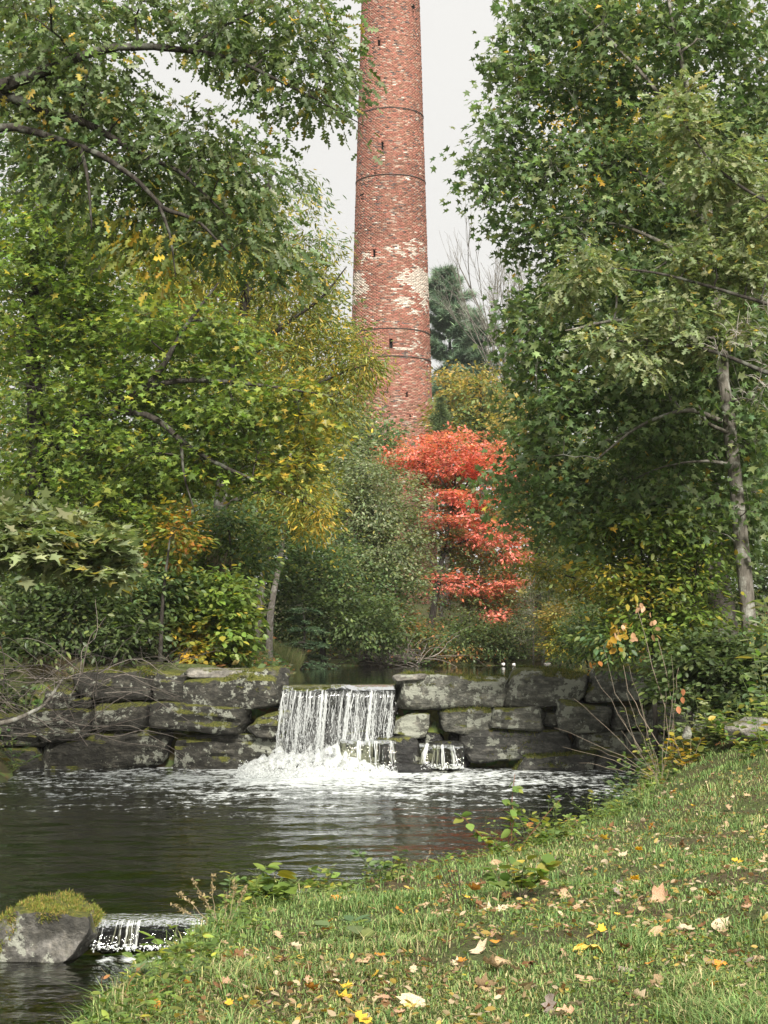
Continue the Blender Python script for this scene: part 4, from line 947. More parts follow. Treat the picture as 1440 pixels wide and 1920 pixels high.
def far_trees():
    # ridge behind everything
    conifer('white_pine', 'tall grey-green pine standing just right of the chimney', 845, 512, 800, 112, 105, 41, 'pine', 22, 'pine', 0.3, 0.5, 3.0, 0.30, 0, 0.6)
    conifer('white_pine', 'lower dense pine right of the tall pine, behind the golden trees', 905, 600, 860, 108, 85, 42, 'pine', 14, 'pine', 0.25, 0.5, 2.6, 0.24, 0, 0.6)
    conifer('dark_spruce', 'small dark spruce at the right foot of the chimney', 826, 748, 850, 80, 40, 43, 'dark', 11, 'pine', 0.12, 0.3, 1.1, -0.12, 0, 0.97)
    bare_tree('bare_tree', 'leafless grey tree against the sky right of the pine', 948, 760, 470, 105, 44, 0.42, 0.16, 11)
    bare_tree('bare_tree', 'smaller leafless tree right of the taller leafless one', 985, 760, 520, 100, 45, 0.4, 0.12, 6)
    make_tree('golden_tree', 'round golden-green tree above the red tree, right of the chimney', [[(905, 860, 84, .16), (903, 790, 84, .1), (900, 720, 84, .05)]],
              B([(905, 735, 52, 50), (890, 775, 62, 45, 'goldgreen'), (925, 780, 50, 45, 'goldgreen'), (900, 820, 60, 35, 'goldgreen')], 84, 2.0, 'gold', 110), 'chip', 0.24, 16, 0.8, 51, per=14, twig_r=0)
    make_tree('golden_tree', 'slender golden tree pressed against the right edge of the chimney', [[(838, 860, 86, .14), (838, 790, 86, .08), (836, 720, 86, .04)]],
              B([(838, 715, 30, 32), (842, 765, 40, 40), (830, 800, 40, 40, 'goldgreen')], 86, 1.5, 'gold', 100), 'chip', 0.24, 16, 0.8, 52, per=14, twig_r=0)
    make_tree('golden_tree', 'broad tan-gold tree right of the red tree, behind the green branches', [[(1010, 1150, 74, .16), (1005, 980, 74, .11), (1000, 800, 74, .05)]],
              B([(985, 790, 55, 50), (1010, 860, 75, 60), (1000, 940, 70, 55), (1030, 1010, 80, 50, 'goldgreen'), (1080, 930, 70, 90), (1040, 1080, 90, 50, 'goldgreen')], 74, 2.0, 'gold', 110), 'chip', 0.23, 16, 0.8, 53, per=14, twig_r=0)
    make_tree('mixed_tree', 'green and yellow tree covering the left foot of the chimney', [[(690, 1100, 80, .16), (690, 960, 80, .1), (690, 800, 80, .05)]],
              B([(690, 830, 65, 45, 'mid'), (720, 880, 60, 50, 'greygreen'), (650, 860, 70, 70, 'mid'), (640, 780, 60, 60), (735, 815, 22, 30, 'mid')], 80, 2.0, 'goldgreen', 110), 'chip', 0.24, 16, 0.8, 54, per=14, twig_r=0)
    # tall backdrop trees left and right, seen through the nearer crowns
    make_tree('backdrop_tree', 'tall hazy tree behind the left crowns, near the sky edge', [[(560, 1220, 62, .2), (560, 900, 62, .14), (580, 600, 62, .05)]],
              B([(590, 620, 60, 60, 'greygreen'), (540, 720, 100, 80, 'goldgreen'), (600, 800, 90, 80, 'greygreen'), (520, 860, 110, 80, 'mid'), (620, 560, 40, 40, 'greygreen')], 62, 2.0, 'greygreen', 75), 'chip', 0.20, 16, 0.75, 55, per=14, twig_r=0)
    make_tree('backdrop_tree', 'tall gold-flecked tree deep behind the left oak boughs', [[(330, 1220, 56, .22), (330, 800, 56, .16), (340, 300, 56, .06)]],
              B([(380, 420, 120, 110), (430, 560, 120, 100), (280, 560, 140, 120), (350, 700, 170, 110, 'mid'), (420, 840, 160, 100, 'mid'), (260, 860, 160, 110, 'mid')], 56, 2.2, 'yellowgreen', 62), 'chip', 0.19, 16, 0.75, 56, per=14, twig_r=0)
    make_tree('backdrop_tree', 'tall dark green tree filling the far left behind the maple', [[(80, 1220, 52, .22), (80, 800, 52, .16), (90, 200, 52, .06)]],
              B([(90, 250, 130, 130), (60, 430, 170, 130), (110, 620, 180, 130), (80, 820, 180, 130), (120, 1000, 200, 130, 'dark'), (330, 1000, 130, 110, 'dark'), (60, 80, 130, 110)], 52, 2.2, 'mid', 62), 'chip', 0.19, 16, 0.75, 57, per=14, twig_r=0)
    make_tree('backdrop_tree', 'tall golden tree glimpsed behind the upper right crown', [[(1190, 1220, 56, .22), (1190, 700, 56, .16), (1180, 60, 56, .05)]],
              B([(1170, 110, 90, 90), (1120, 260, 90, 110), (1230, 300, 130, 120), (1150, 450, 120, 110), (1260, 560, 140, 120, 'goldgreen')], 56, 2.2, 'yellow', 50), 'chip', 0.20, 16, 0.75, 58, per=14, twig_r=0)
    make_tree('backdrop_tree', 'tall green tree filling the gap behind the right trunks', [[(1330, 1220, 50, .22), (1340, 700, 50, .16), (1350, 250, 50, .05)]],
              B([(1370, 330, 130, 130), (1380, 540, 140, 130), (1300, 720, 170, 120), (1330, 880, 180, 120), (1260, 1000, 190, 110, 'dark'), (1380, 1080, 150, 110, 'dark'), (1180, 880, 120, 110)], 50, 2.2, 'mid', 62), 'chip', 0.19, 16, 0.75, 59, per=14, twig_r=0)

def far_wood():
    rng = np.random.default_rng(500); n = 26000; px = rng.uniform(-150, 1600, n); Y = rng.uniform(98, 135, n)
    top = np.interp(px, [-150, 300, 520, 640, 720, 800, 900, 980, 1080, 1300, 1600], [560, 560, 640, 740, 800, 770, 740, 700, 620, 520, 520]) + 50 * (vnoise(px / 45.0, px * 0, 71) - 0.5) + 26 * (vnoise(px / 14.0, px * 0, 72) - 0.5)
    py = top + (1215 - top) * rng.random(n) ** 0.9; pos = np.array([P(a, b, c) for a, b, c in zip(px, py, Y)])
    th = rng.uniform(0, 6.28, n); pal = vnoise(px / 70.0, py / 90.0, 73)
    c = np.where((pal > 0.62)[:, None], pick('gold', n, rng), np.where((pal > 0.4)[:, None], pick('greygreen', n, rng), pick('mid', n, rng)))
    mb = MB(); place_leaves(mb, 'chip', pos, norm(np.stack([np.cos(th), np.sin(th), rng.normal(0, 0.5, n)], 1)), norm(rng.normal(0, 0.6, (n, 3)) + [0, -0.3, 1]), rng.uniform(0.6, 1.1, n), c)
    tag(mb.obj('far_wood', M_leaf), 'hazy autumn wood closing the view far behind the chimney', 'woodland', kind='stuff')
far_wood()
def mid_trees():
    # the red tree across the pond
    red = [(840, 828, 62, 17), (790, 848, 62, 17), (890, 852, 60, 17), (750, 866, 34, 14), (830, 872, 75, 14), (920, 880, 44, 18), (860, 893, 72, 13), (945, 905, 22, 16),
           (850, 930, 62, 15), (885, 948, 50, 10), (850, 975, 58, 11), (905, 985, 56, 12), (930, 1015, 52, 14), (890, 1010, 40, 10), (965, 1045, 26, 14), (840, 1085, 44, 14), (880, 1110, 50, 14), (945, 1095, 42, 12, 'red'), (930, 1160, 26, 18), (910, 870, 40, 20)]
    green = [(830, 905, 70, 12, 'redgreen'), (850, 955, 60, 10, 'redgreen'), (880, 1045, 80, 22, 'redgreen'), (920, 1075, 70, 20, 'redgreen'), (900, 1130, 70, 26, 'redgreen'), (960, 1130, 40, 26, 'redgreen'), (840, 1010, 50, 24, 'redgreen')]
    make_tree('red_maple', 'coral-red autumn maple with tiered branches across the pond', [[(797, 1232, 56, .15), (806, 1180, 56, .12), (822, 1090, 56, .10), (832, 1030, 56, .08), (850, 940, 56, .05), (856, 850, 56, .02)]],
              B([(b[0], b[1], b[2] * 1.15, b[3] * 0.78) for b in red], 56, 1.9, 'red', 270) + B(green, 56.8, 1.7, 'redgreen', 170), 'chip', 0.13, 20, 0.42, 61, per=9, flat=0.95, droop=0.15, twig_r=0.004, pull=0.12,
              limbs=[[(822, 1085, 56, .05), (800, 1040, 55.6, .035), (775, 1010, 55.4, .015)], [(830, 1040, 56, .05), (870, 1015, 55.7, .03), (930, 1000, 55.6, .012)], [(842, 975, 56, .045), (880, 900, 56, .025), (915, 870, 56, .01)], [(848, 930, 56, .045), (810, 880, 56, .025), (760, 855, 56, .01)]])
    make_tree('willow_tree', 'grey-green fine-leaved tree left of the red maple, leaning over the pond', [[(690, 1235, 53, .14), (690, 1120, 53, .10), (700, 960, 53, .05), (690, 880, 53, .03)]],
              B([(660, 900, 90, 55), (715, 950, 75, 55), (640, 970, 90, 60), (740, 1010, 60, 50), (700, 1050, 90, 55), (745, 1085, 58, 45), (640, 1060, 80, 55), (690, 1120, 95, 45, 'mid')], 53, 2.0, 'greygreen', 150), 'chip', 0.12, 24, 0.55, 62, per=14)
    make_tree('shore_tree', 'dark green bushy tree on the left shore below the grey-green tree', [[(610, 1240, 49, .1), (600, 1150, 49, .07), (600, 1050, 49, .03)]],
              B([(590, 1060, 90, 60, 'mid'), (560, 1120, 90, 50), (650, 1130, 90, 50), (600, 1180, 110, 40), (700, 1180, 80, 45), (540, 1020, 70, 60, 'mid')], 49, 1.8, 'dark', 110), 'chip', 0.13, 24, 0.5, 63, per=14)
    make_tree('shore_shrub', 'shrub with rusty and pale leaves at the foot of the red maple', [[(762, 1245, 53, .03), (755, 1200, 53, .02), (750, 1150, 53, .01)], [(780, 1245, 53, .03), (790, 1200, 53, .02), (800, 1170, 53, .01)]],
              B([(745, 1165, 40, 32), (775, 1195, 45, 32), (735, 1205, 50, 28, 'mid'), (810, 1205, 35, 30, 'mid'), (715, 1160, 40, 30, 'mid')], 52.5, 1.0, 'rust', 200), 'chip', 0.11, 18, 0.4, 64, cat='shrub', crown='foliage')
    make_tree('shore_shrub', 'dark green shrub on the far shore under the red maple', [[(880, 1245, 55, .03), (880, 1200, 55, .02), (880, 1150, 55, .01)]],
              B([(870, 1190, 60, 38), (920, 1205, 55, 34), (860, 1225, 60, 18, 'rust'), (960, 1195, 45, 40), (830, 1225, 40, 16, 'rust')], 54.5, 1.2, 'dark', 190), 'chip', 0.11, 20, 0.4, 65, cat='shrub', crown='foliage')
    make_tree('grey_shrub', 'grey twiggy shrub at the far end of the pond', [[(1000, 1244, 53, .03), (1000, 1200, 53, .02), (1000, 1120, 53, .01)], [(1015, 1244, 53, .03), (1025, 1180, 53, .02), (1030, 1110, 53, .01)]],
              B([(1000, 1120, 45, 50), (1000, 1180, 48, 45), (1020, 1080, 40, 35)], 53, 1.2, 'greygreen', 170), 'lance', 0.08, 12, 0.4, 66, cat='shrub', crown='foliage', twig_r=0.006, bark=M_bark_grey)
    make_tree('yellow_shrub', 'yellow-leaved shrub beside the grey twiggy shrub on the far shore', [[(1050, 1244, 51, .03), (1050, 1200, 51, .02), (1048, 1160, 51, .01)]],
              B([(1050, 1185, 36, 38, 'yellowgreen'), (1060, 1210, 40, 26, 'yellowgreen'), (1040, 1155, 30, 26)], 51, 0.9, 'gold', 230), 'oval', 0.10, 18, 0.35, 67, cat='shrub', crown='foliage')
    make_tree('round_bush', 'round fine-leaved green bush on the right shore of the pond', [[(1125, 1246, 42, .03), (1125, 1200, 42, .02), (1122, 1150, 42, .01)], [(1105, 1246, 42, .02), (1095, 1200, 42, .015), (1090, 1160, 42, .01)]],
              B([(1120, 1165, 58, 45), (1105, 1205, 60, 40), (1150, 1205, 55, 42)], 42, 1.0, 'mid', 260), 'chip', 0.085, 22, 0.3, 68, cat='shrub', crown='foliage')
    conifer('young_hemlock', 'young hemlock with drooping layered boughs on the left shore', 566, 1130, 1252, 46, 88, 69, 'hemlock', 8, 'hemlock', 0.05, 0.07, 2.6, -0.16, 0, 0.55)
    # slim grey trunks behind the left bank
    make_tree('slim_tree', 'slim pale grey leaning trunk on the left shore, right one of the pair', [[(504, 1232, 44, .10), (508, 1150, 44, .085), (522, 1060, 44, .07), (534, 990, 44, .05), (545, 850, 44, .03)]],
              B([(545, 900, 80, 60), (500, 960, 70, 50), (570, 960, 60, 45, 'yellowgreen')], 44, 1.3, 'yellowgreen', 80), 'oval', 0.12, 20, 0.5, 70, bark=M_bark_pale)
    make_tree('slim_tree', 'slim pale grey leaning trunk on the left shore, left one of the pair', [[(478, 1232, 44.5, .09), (488, 1130, 44.5, .08), (505, 1030, 44.5, .06), (515, 950, 44.5, .04), (520, 830, 44.5, .02)]],
              B([(510, 860, 80, 60), (450, 960, 70, 60), (440, 1040, 60, 40, 'mid')], 44.5, 1.3, 'mid', 80), 'oval', 0.12, 20, 0.5, 71, bark=M_bark_pale)
    # right side far understory
    make_tree('leaning_sapling', 'dark thin sapling leaning left over the pond with sparse yellow-green leaves', [[(1225, 1235, 33, .045), (1185, 1165, 33, .035), (1130, 1105, 33, .025), (1050, 1075, 33, .012)]],
              B([(1050, 1080, 45, 30), (1100, 1060, 50, 30), (1010, 1060, 40, 26), (1120, 1120, 45, 25, 'goldgreen'), (1080, 1110, 30, 20)], 33, 0.7, 'yellowgreen', 95), 'oval', 0.10, 10, 0.32, 72, limbs=[[(1185, 1165, 33, .03), (1120, 1130, 33, .02), (1070, 1090, 33, .008)]])
    make_tree('dark_trunk_tree', 'stout dark-barked tree standing behind the pale trunk on the right', [[(1365, 1260, 31, .24), (1355, 1130, 31, .22), (1335, 950, 31, .2), (1325, 700, 31, .16), (1330, 400, 31, .1)], ],
              B([(1330, 420, 110, 90), (1250, 560, 120, 90), (1390, 620, 80, 100), (1270, 760, 120, 80), (1380, 820, 80, 80), (1240, 900, 110, 60), (1400, 960, 60, 60)], 31, 1.4, 'maple', 56), 'oval', 0.15, 16, 0.5, 73,
              limbs=[[(1352, 1105, 31, .09), (1310, 1030, 30.6, .075), (1280, 940, 30.4, .06), (1240, 850, 30.2, .03)]])
    make_tree('understory_bush', 'bright green understory thicket with yellow leaves between dam and pale trunk', [[(1230, 1260, 24.3, .04), (1220, 1150, 24.3, .03), (1200, 1020, 24.3, .015)], [(1290, 1260, 24.3, .04), (1300, 1130, 24.3, .03), (1310, 1000, 24.3, .015)]],
              B([(1190, 1010, 80, 45), (1270, 1010, 80, 45), (1180, 1100, 85, 45, 'yellowgreen'), (1270, 1090, 90, 50), (1200, 1180, 90, 45), (1290, 1170, 80, 45), (1150, 1210, 50, 36, 'mid'), (1130, 1000, 40, 30)], 24.3, 0.7, 'bright', 95), 'oval', 0.10, 15, 0.38, 74, cat='shrub', crown='foliage', flat=0.9)
    # left understory
    make_tree('orange_sapling', 'small orange-leaved tree among the green on the left', [[(300, 1250, 27.6, .04), (305, 1130, 27.4, .03), (320, 1000, 27.2, .012)]],
              B([(335, 980, 50, 22), (315, 1020, 55, 30, 'yellowgreen'), (350, 1010, 45, 26), (290, 985, 50, 26, 'bright'), (300, 1050, 40, 20, 'rust'), (310, 960, 30, 18, 'yellowgreen')], 28.2, 0.9, 'orange', 50), 'broad', 0.10, 12, 0.42, 75, flat=0.9)
    make_tree('bank_shrub', 'sunlit yellow-green shrub behind the left end of the dam', [[(400, 1258, 29, .03), (405, 1200, 29, .02), (415, 1120, 29, .01)], [(360, 1258, 29, .03), (350, 1210, 29, .02), (345, 1150, 29, .01)]],
              B([(420, 1110, 55, 34), (400, 1160, 60, 36), (440, 1170, 38, 36), (350, 1180, 55, 40, 'yellowgreen'), (370, 1225, 50, 30, 'yellow'), (425, 1225, 48, 30), (330, 1120, 60, 40), (300, 1080, 60, 40)], 29, 0.8, 'bright', 175), 'broad', 0.115, 15, 0.34, 76, cat='shrub', crown='foliage', flat=0.9)
    make_tree('understory_tree', 'mid green understory tree hiding the foot of the yellow-green tree on the left', [[(440, 1245, 33, .06), (440, 1130, 33, .05), (430, 1000, 33, .02)]],
              B([(430, 990, 75, 45), (470, 1050, 60, 40), (380, 1040, 70, 45, 'bright'), (400, 1110, 60, 40, 'dark'), (250, 1040, 80, 45, 'mid'), (240, 960, 80, 45, 'bright')], 33.5, 1.0, 'mid', 110), 'oval', 0.11, 18, 0.42, 79)
    make_tree('brown_shrub', 'leafless brown twiggy shrub behind the sunlit left shrub', [[(430, 1240, 31.5, .03), (425, 1140, 31.5, .02), (420, 1060, 31.5, .01)], [(445, 1240, 31.5, .03), (455, 1150, 31.5, .02), (450, 1090, 31.5, .01)]],
              B([(410, 1070, 45, 45), (440, 1130, 50, 40), (440, 1190, 45, 36)], 31.5, 0.8, 'rust', 260), None, 0.1, 0, 0.3, 77, cat='shrub', twig_r=0.005, bark=mat_bark('bark_brown', (0.10, 0.075, 0.045), (0.22, 0.17, 0.10), (0.28, 0.22, 0.15), 6))
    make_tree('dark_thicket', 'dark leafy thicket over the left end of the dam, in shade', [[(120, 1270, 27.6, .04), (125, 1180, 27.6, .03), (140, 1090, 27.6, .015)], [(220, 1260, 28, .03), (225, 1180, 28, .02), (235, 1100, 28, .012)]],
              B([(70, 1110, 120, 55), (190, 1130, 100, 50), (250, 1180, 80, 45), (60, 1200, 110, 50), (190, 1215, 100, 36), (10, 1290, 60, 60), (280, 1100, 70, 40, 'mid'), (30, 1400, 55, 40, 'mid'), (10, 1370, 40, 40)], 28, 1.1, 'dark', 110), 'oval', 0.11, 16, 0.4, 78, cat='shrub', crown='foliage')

def near_trees():
    # left, yellow-green tree against the sky
    make_tree('chestnut_tree', 'yellow-green narrow-leaved tree on the left, its sprays reaching the chimney', [[(400, 1250, 36, .2), (410, 1000, 36, .17), (440, 700, 36, .13), (480, 450, 36, .08), (510, 320, 36, .04)]],
              B([(555, 345, 50, 28, 'mid'), (600, 385, 24, 18, 'mid'), (540, 410, 66, 34), (585, 455, 50, 26, 'mid'), (620, 488, 34, 18)], 36, 1.5, 'yellowgreen', 60) + B([ (500, 500, 100, 55), (560, 545, 80, 45), (420, 430, 110, 80), (380, 540, 120, 80), (470, 620, 120, 70), (580, 640, 90, 60), (660, 650, 45, 40), (640, 710, 70, 55), (540, 730, 100, 60), (690, 700, 36, 40), (600, 790, 80, 40), (560, 950, 75, 40, 'yellowgreen'), (520, 900, 70, 40), (605, 985, 34, 26, 'yellow')], 36, 1.5, 'yellowgreen', 78), 'lance', 0.13, 17, 0.5, 81, droop=0.5, flat=0.5,
              limbs=[[(440, 700, 36, .07), (520, 620, 35.6, .05), (600, 560, 35.4, .03), (650, 500, 35.2, .012)], [(430, 760, 36, .07), (540, 740, 35.5, .045), (640, 700, 35.2, .02), (700, 680, 35, .01)], [(415, 950, 36, .06), (500, 920, 35.5, .035), (590, 950, 35.2, .015)]])
    # left bright maple with dark limbs
    make_tree('left_maple', 'bright green maple with dark spreading limbs on the left bank', [[(30, 1300, 29, .22), (40, 1100, 29, .2), (70, 880, 29, .17), (60, 640, 29, .12), (70, 380, 29, .06)]],
              B([(110, 420, 120, 80), (60, 520, 110, 80), (200, 540, 120, 60), (110, 640, 140, 60), (300, 620, 120, 50), (400, 650, 100, 50), (220, 710, 150, 50), (430, 730, 110, 45), (540, 740, 80, 40, 'yellowgreen'), (120, 780, 140, 55), (330, 790, 140, 45), (470, 800, 110, 45), (580, 820, 60, 36, 'yellowgreen'), (240, 860, 150, 45), (430, 870, 120, 40), (90, 890, 120, 50), (550, 880, 60, 36, 'yellowgreen'), (330, 905, 110, 30), (180, 930, 120, 40), (210, 1000, 90, 40)], 28.8, 1.4, 'bright', 52), 'maple', 0.118, 15, 0.52, 82, flat=0.92, twig_r=0.005,
              limbs=[[(70, 860, 29, .09), (160, 800, 28.5, .08), (270, 728, 28, .07), (305, 685, 28, .055), (350, 610, 28, .035), (410, 530, 28, .015)],
                     [(270, 728, 28, .055), (340, 714, 28, .045), (430, 716, 28, .035), (530, 728, 28, .025), (620, 742, 28, .01)],
                     [(100, 830, 29, .08), (185, 778, 28.3, .06), (280, 780, 28, .055), (350, 835, 27.8, .045), (430, 880, 27.8, .035), (490, 905, 27.8, .015)],
                     [(340, 830, 27.8, .03), (345, 890, 27.6, .02), (365, 960, 27.6, .01)]])
    make_tree('low_limb_tree', 'leaning maple at the left edge with a low bough of large pale sunlit leaves', [[(-230, 1480, 18.5, .16), (-190, 1250, 18.5, .14), (-140, 1050, 18.4, .12), (-130, 800, 18.4, .08)]],
              B([(30, 985, 90, 22), (110, 1000, 80, 20), (170, 1030, 60, 22), (60, 1030, 90, 22), (190, 1075, 34, 20), (130, 1050, 60, 20), (205, 1010, 24, 16)], 18, 0.7, 'pale', 120), 'maple', 0.135, 15, 0.32, 83, flat=1.4, droop=0.12, per=8,  # pale palette puts the bough's sunlit look into the leaf colour
              limbs=[[(-150, 1060, 18.4, .06), (-40, 985, 18.2, .045), (60, 1000, 18, .03), (140, 1025, 18, .018), (205, 1060, 18, .008)]])
    # right: dark green maple-oak
    RT = [(1000, 60, 70, 50), (1100, 40, 110, 60), (1230, 60, 120, 80), (1370, 70, 90, 90), (960, 130, 55, 40), (1040, 160, 90, 50), (1160, 170, 100, 60), (940, 235, 48, 36), (1010, 260, 80, 40), (895, 315, 44, 24), (960, 330, 70, 34), (1060, 330, 100, 50), (1180, 300, 100, 60), (1330, 250, 110, 90), (950, 410, 52, 32), (1030, 430, 80, 40), (1140, 420, 100, 50), (1300, 400, 130, 70), (1070, 520, 80, 40), (1180, 540, 100, 50), (1340, 560, 100, 80), (990, 590, 56, 40), (1060, 620, 90, 44), (1180, 650, 110, 50), (1320, 700, 100, 60), (1020, 690, 60, 44), (1110, 730, 100, 45), (1240, 760, 110, 50), (1000, 790, 45, 40), (1060, 820, 80, 45), (1180, 840, 110, 45), (990, 880, 60, 40), (1080, 910, 90, 40), (1200, 930, 110, 40), (1000, 960, 55, 36), (1080, 985, 60, 34), (1105, 1030, 36, 20), (930, 905, 30, 24), (1400, 830, 50, 90), (1400, 400, 50, 80), (1050, 755, 80, 40), (975, 655, 36, 30), (1410, 640, 50, 90), (1420, 220, 50, 100), (1400, 1000, 50, 70), (1300, 950, 80, 50), (1420, 760, 40, 70), (1330, 840, 70, 50)]
    make_tree('right_maple', 'big dark green maple with a pale straight trunk filling the right side', [[(1424, 1280, 24, .125), (1406, 1180, 24, .115), (1388, 1000, 24, .105), (1370, 820, 24, .095), (1352, 650, 24, .085), (1328, 400, 24, .06), (1292, 180, 24, .04), (1257, 20, 24, .025), (1242, -120, 24, .015)]],
              B(RT, 24.7, 1.3, 'maple', 42), 'maple', 0.112, 15, 0.46, 91, bark=M_bark_grey, flat=0.4, droop=0.5,
              limbs=[[(1352, 790, 24, .04), (1300, 770, 23.7, .034), (1250, 778, 23.6, .028), (1190, 805, 23.6, .02), (1120, 860, 23.1, .012)], [(1378, 815, 24, .03), (1330, 795, 23.8, .025), (1310, 760, 23.7, .01)],
                     [(1330, 420, 24, .045), (1250, 350, 24.2, .033), (1150, 310, 24.4, .024), (1060, 320, 24.6, .014), (960, 330, 24.6, .006)], [(1310, 300, 24, .04), (1230, 170, 24.0, .03), (1130, 60, 24.1, .022), (1060, -20, 24.2, .012)],
                     [(1340, 520, 24, .04), (1250, 460, 24.1, .03), (1150, 420, 24.3, .02), (1040, 420, 24.5, .008)], [(1345, 640, 24, .045), (1270, 620, 23.6, .035), (1170, 600, 23.3, .025), (1060, 620, 23, .01)], [(1370, 870, 24, .03), (1310, 865, 23.9, .018), (1230, 880, 24.1, .012), (1130, 930, 24.2, .006)]])
    make_tree('pale_oak', 'younger oak with pale grey-green leaves in front of the dark maple on the right', [[(1590, 1420, 20.5, .11), (1575, 1100, 20.5, .10), (1560, 700, 20.5, .08), (1540, 400, 20.4, .05), (1500, 180, 20.4, .02)]],
              B([(1270, 200, 50, 34), (1300, 260, 55, 34), (1380, 320, 60, 50), (1310, 340, 50, 34), (1340, 440, 50, 34), (1390, 520, 60, 44), (1300, 500, 56, 32), (1120, 520, 50, 26), (1080, 490, 36, 22), (1220, 590, 56, 30), (1270, 640, 70, 34), (1350, 620, 60, 34), (1130, 640, 45, 26), (1200, 690, 40, 22), (1060, 560, 40, 22), (1420, 420, 40, 50)], 21, 0.6, 'pale', 48), 'oak', 0.12, 18, 0.36, 92, flat=0.6, droop=0.35,  # pale leaf colour also carries the lit look of these clumps
              limbs=[[(1560, 740, 20.5, .035), (1440, 700, 20.6, .03), (1340, 660, 20.7, .022), (1230, 640, 20.9, .018), (1130, 640, 21, .007)], [(1550, 600, 20.5, .03), (1440, 570, 20.6, .026), (1340, 540, 20.7, .02), (1220, 510, 20.9, .016), (1090, 500, 21, .006)], [(1540, 420, 20.4, .03), (1440, 380, 20.5, .022), (1340, 310, 20.6, .015), (1270, 210, 20.8, .006)]])
    make_tree('dead_branch_tree', 'dead tree at the right edge with pale bare twigs', [[(1500, 1330, 19.5, .05), (1480, 1000, 19.5, .045), (1452, 700, 19.5, .03), (1440, 560, 19.5, .012)]],
              B([(1390, 640, 50, 60), (1420, 720, 40, 50), (1340, 640, 40, 20), (1430, 560, 30, 30)], 19.3, 0.5, 'pale', 70), None, 0.1, 0, 0.3, 93, twig_r=0.004, bark=M_bark_pale, per=6, rscale=0.6)
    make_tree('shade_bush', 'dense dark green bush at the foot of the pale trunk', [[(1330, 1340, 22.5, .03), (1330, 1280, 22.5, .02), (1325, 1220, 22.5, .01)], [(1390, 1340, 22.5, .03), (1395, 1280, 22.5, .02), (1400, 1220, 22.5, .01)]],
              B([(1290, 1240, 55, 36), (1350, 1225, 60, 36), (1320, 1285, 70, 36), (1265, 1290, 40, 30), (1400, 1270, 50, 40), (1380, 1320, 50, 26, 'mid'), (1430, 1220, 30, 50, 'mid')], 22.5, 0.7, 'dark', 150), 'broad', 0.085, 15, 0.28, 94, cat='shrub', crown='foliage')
    # left: big overhanging oak
    OK = [(60, 40, 100, 60), (200, 30, 110, 50), (340, 25, 100, 45), (460, 35, 90, 45), (570, 40, 80, 45), (630, 90, 40, 40), (550, 110, 80, 34), (470, 120, 70, 30), (590, 165, 60, 30), (520, 185, 55, 22), (640, 200, 45, 24), (680, 232, 26, 20), (400, 100, 60, 30), (60, 120, 90, 50), (140, 150, 80, 46), (230, 170, 70, 40), (60, 220, 90, 40), (180, 240, 100, 44), (300, 240, 80, 40), (380, 270, 80, 44), (440, 320, 70, 40), (330, 330, 90, 44), (230, 320, 90, 40), (480, 370, 60, 34), (400, 400, 80, 40), (300, 410, 70, 34), (460, 455, 70, 34), (520, 480, 60, 28), (560, 510, 36, 22), (390, 470, 60, 30, 'oak'), (240, 460, 70, 30, 'yellowgreen'), (180, 420, 70, 34), (330, 520, 50, 24, 'yellowgreen'), (500, 260, 30, 24), (90, 320, 90, 40)]
    make_tree('overhanging_oak', 'large oak at the upper left with lobed leaves on long boughs over the pool', [[(-420, 1560, 15.5, .30), (-400, 1200, 15.5, .27), (-380, 800, 15.5, .24), (-370, 400, 15.5, .2), (-360, 0, 15.5, .14), (-340, -400, 15.5, .06)]],
              B([(b[0], b[1], b[2] * 0.9, b[3] * 0.9) + tuple(b[4:]) for b in OK], 16.4, 0.9, 'oak', 31), 'oak', 0.108, 15, 0.40, 95, flat=0.25, droop=0.6, twig_r=0.003,
              limbs=[[(-365, 260, 15.5, .10), (-150, 210, 15.8, .11), (0, 183, 16, .056), (60, 198, 16, .05), (150, 226, 16, .042), (205, 255, 16, .034), (270, 292, 16, .024), (340, 325, 16, .02), (420, 400, 16, .008)],
                     [(-368, 340, 15.5, .13), (-150, 270, 15.6, .10), (0, 240, 15.7, .042), (50, 243, 15.7, .038), (110, 262, 15.7, .034), (180, 286, 15.7, .03), (240, 325, 15.7, .025), (290, 372, 15.7, .02), (310, 392, 15.7, .024), (370, 415, 15.7, .016), (430, 475, 15.7, .007)],
                     [(-360, 120, 15.5, .11), (-100, 180, 15.8, .09), (60, 140, 16, .06), (150, 106, 16.1, .045), (210, 90, 16.1, .04), (280, 88, 16.1, .035), (350, 95, 16.1, .03), (430, 110, 16.1, .024), (520, 150, 16.1, .016), (600, 190, 16.1, .01), (690, 240, 16.1, .004)],
                     [(300, 388, 15.7, .018), (318, 440, 15.6, .012), (330, 520, 15.6, .005)], [(350, 96, 16.1, .022), (400, 60, 16.1, .016), (480, 20, 16.1, .008)], [(150, 272, 15.7, .02), (165, 340, 15.6, .016), (172, 430, 15.6, .008)]])
far_trees(); mid_trees(); near_trees()

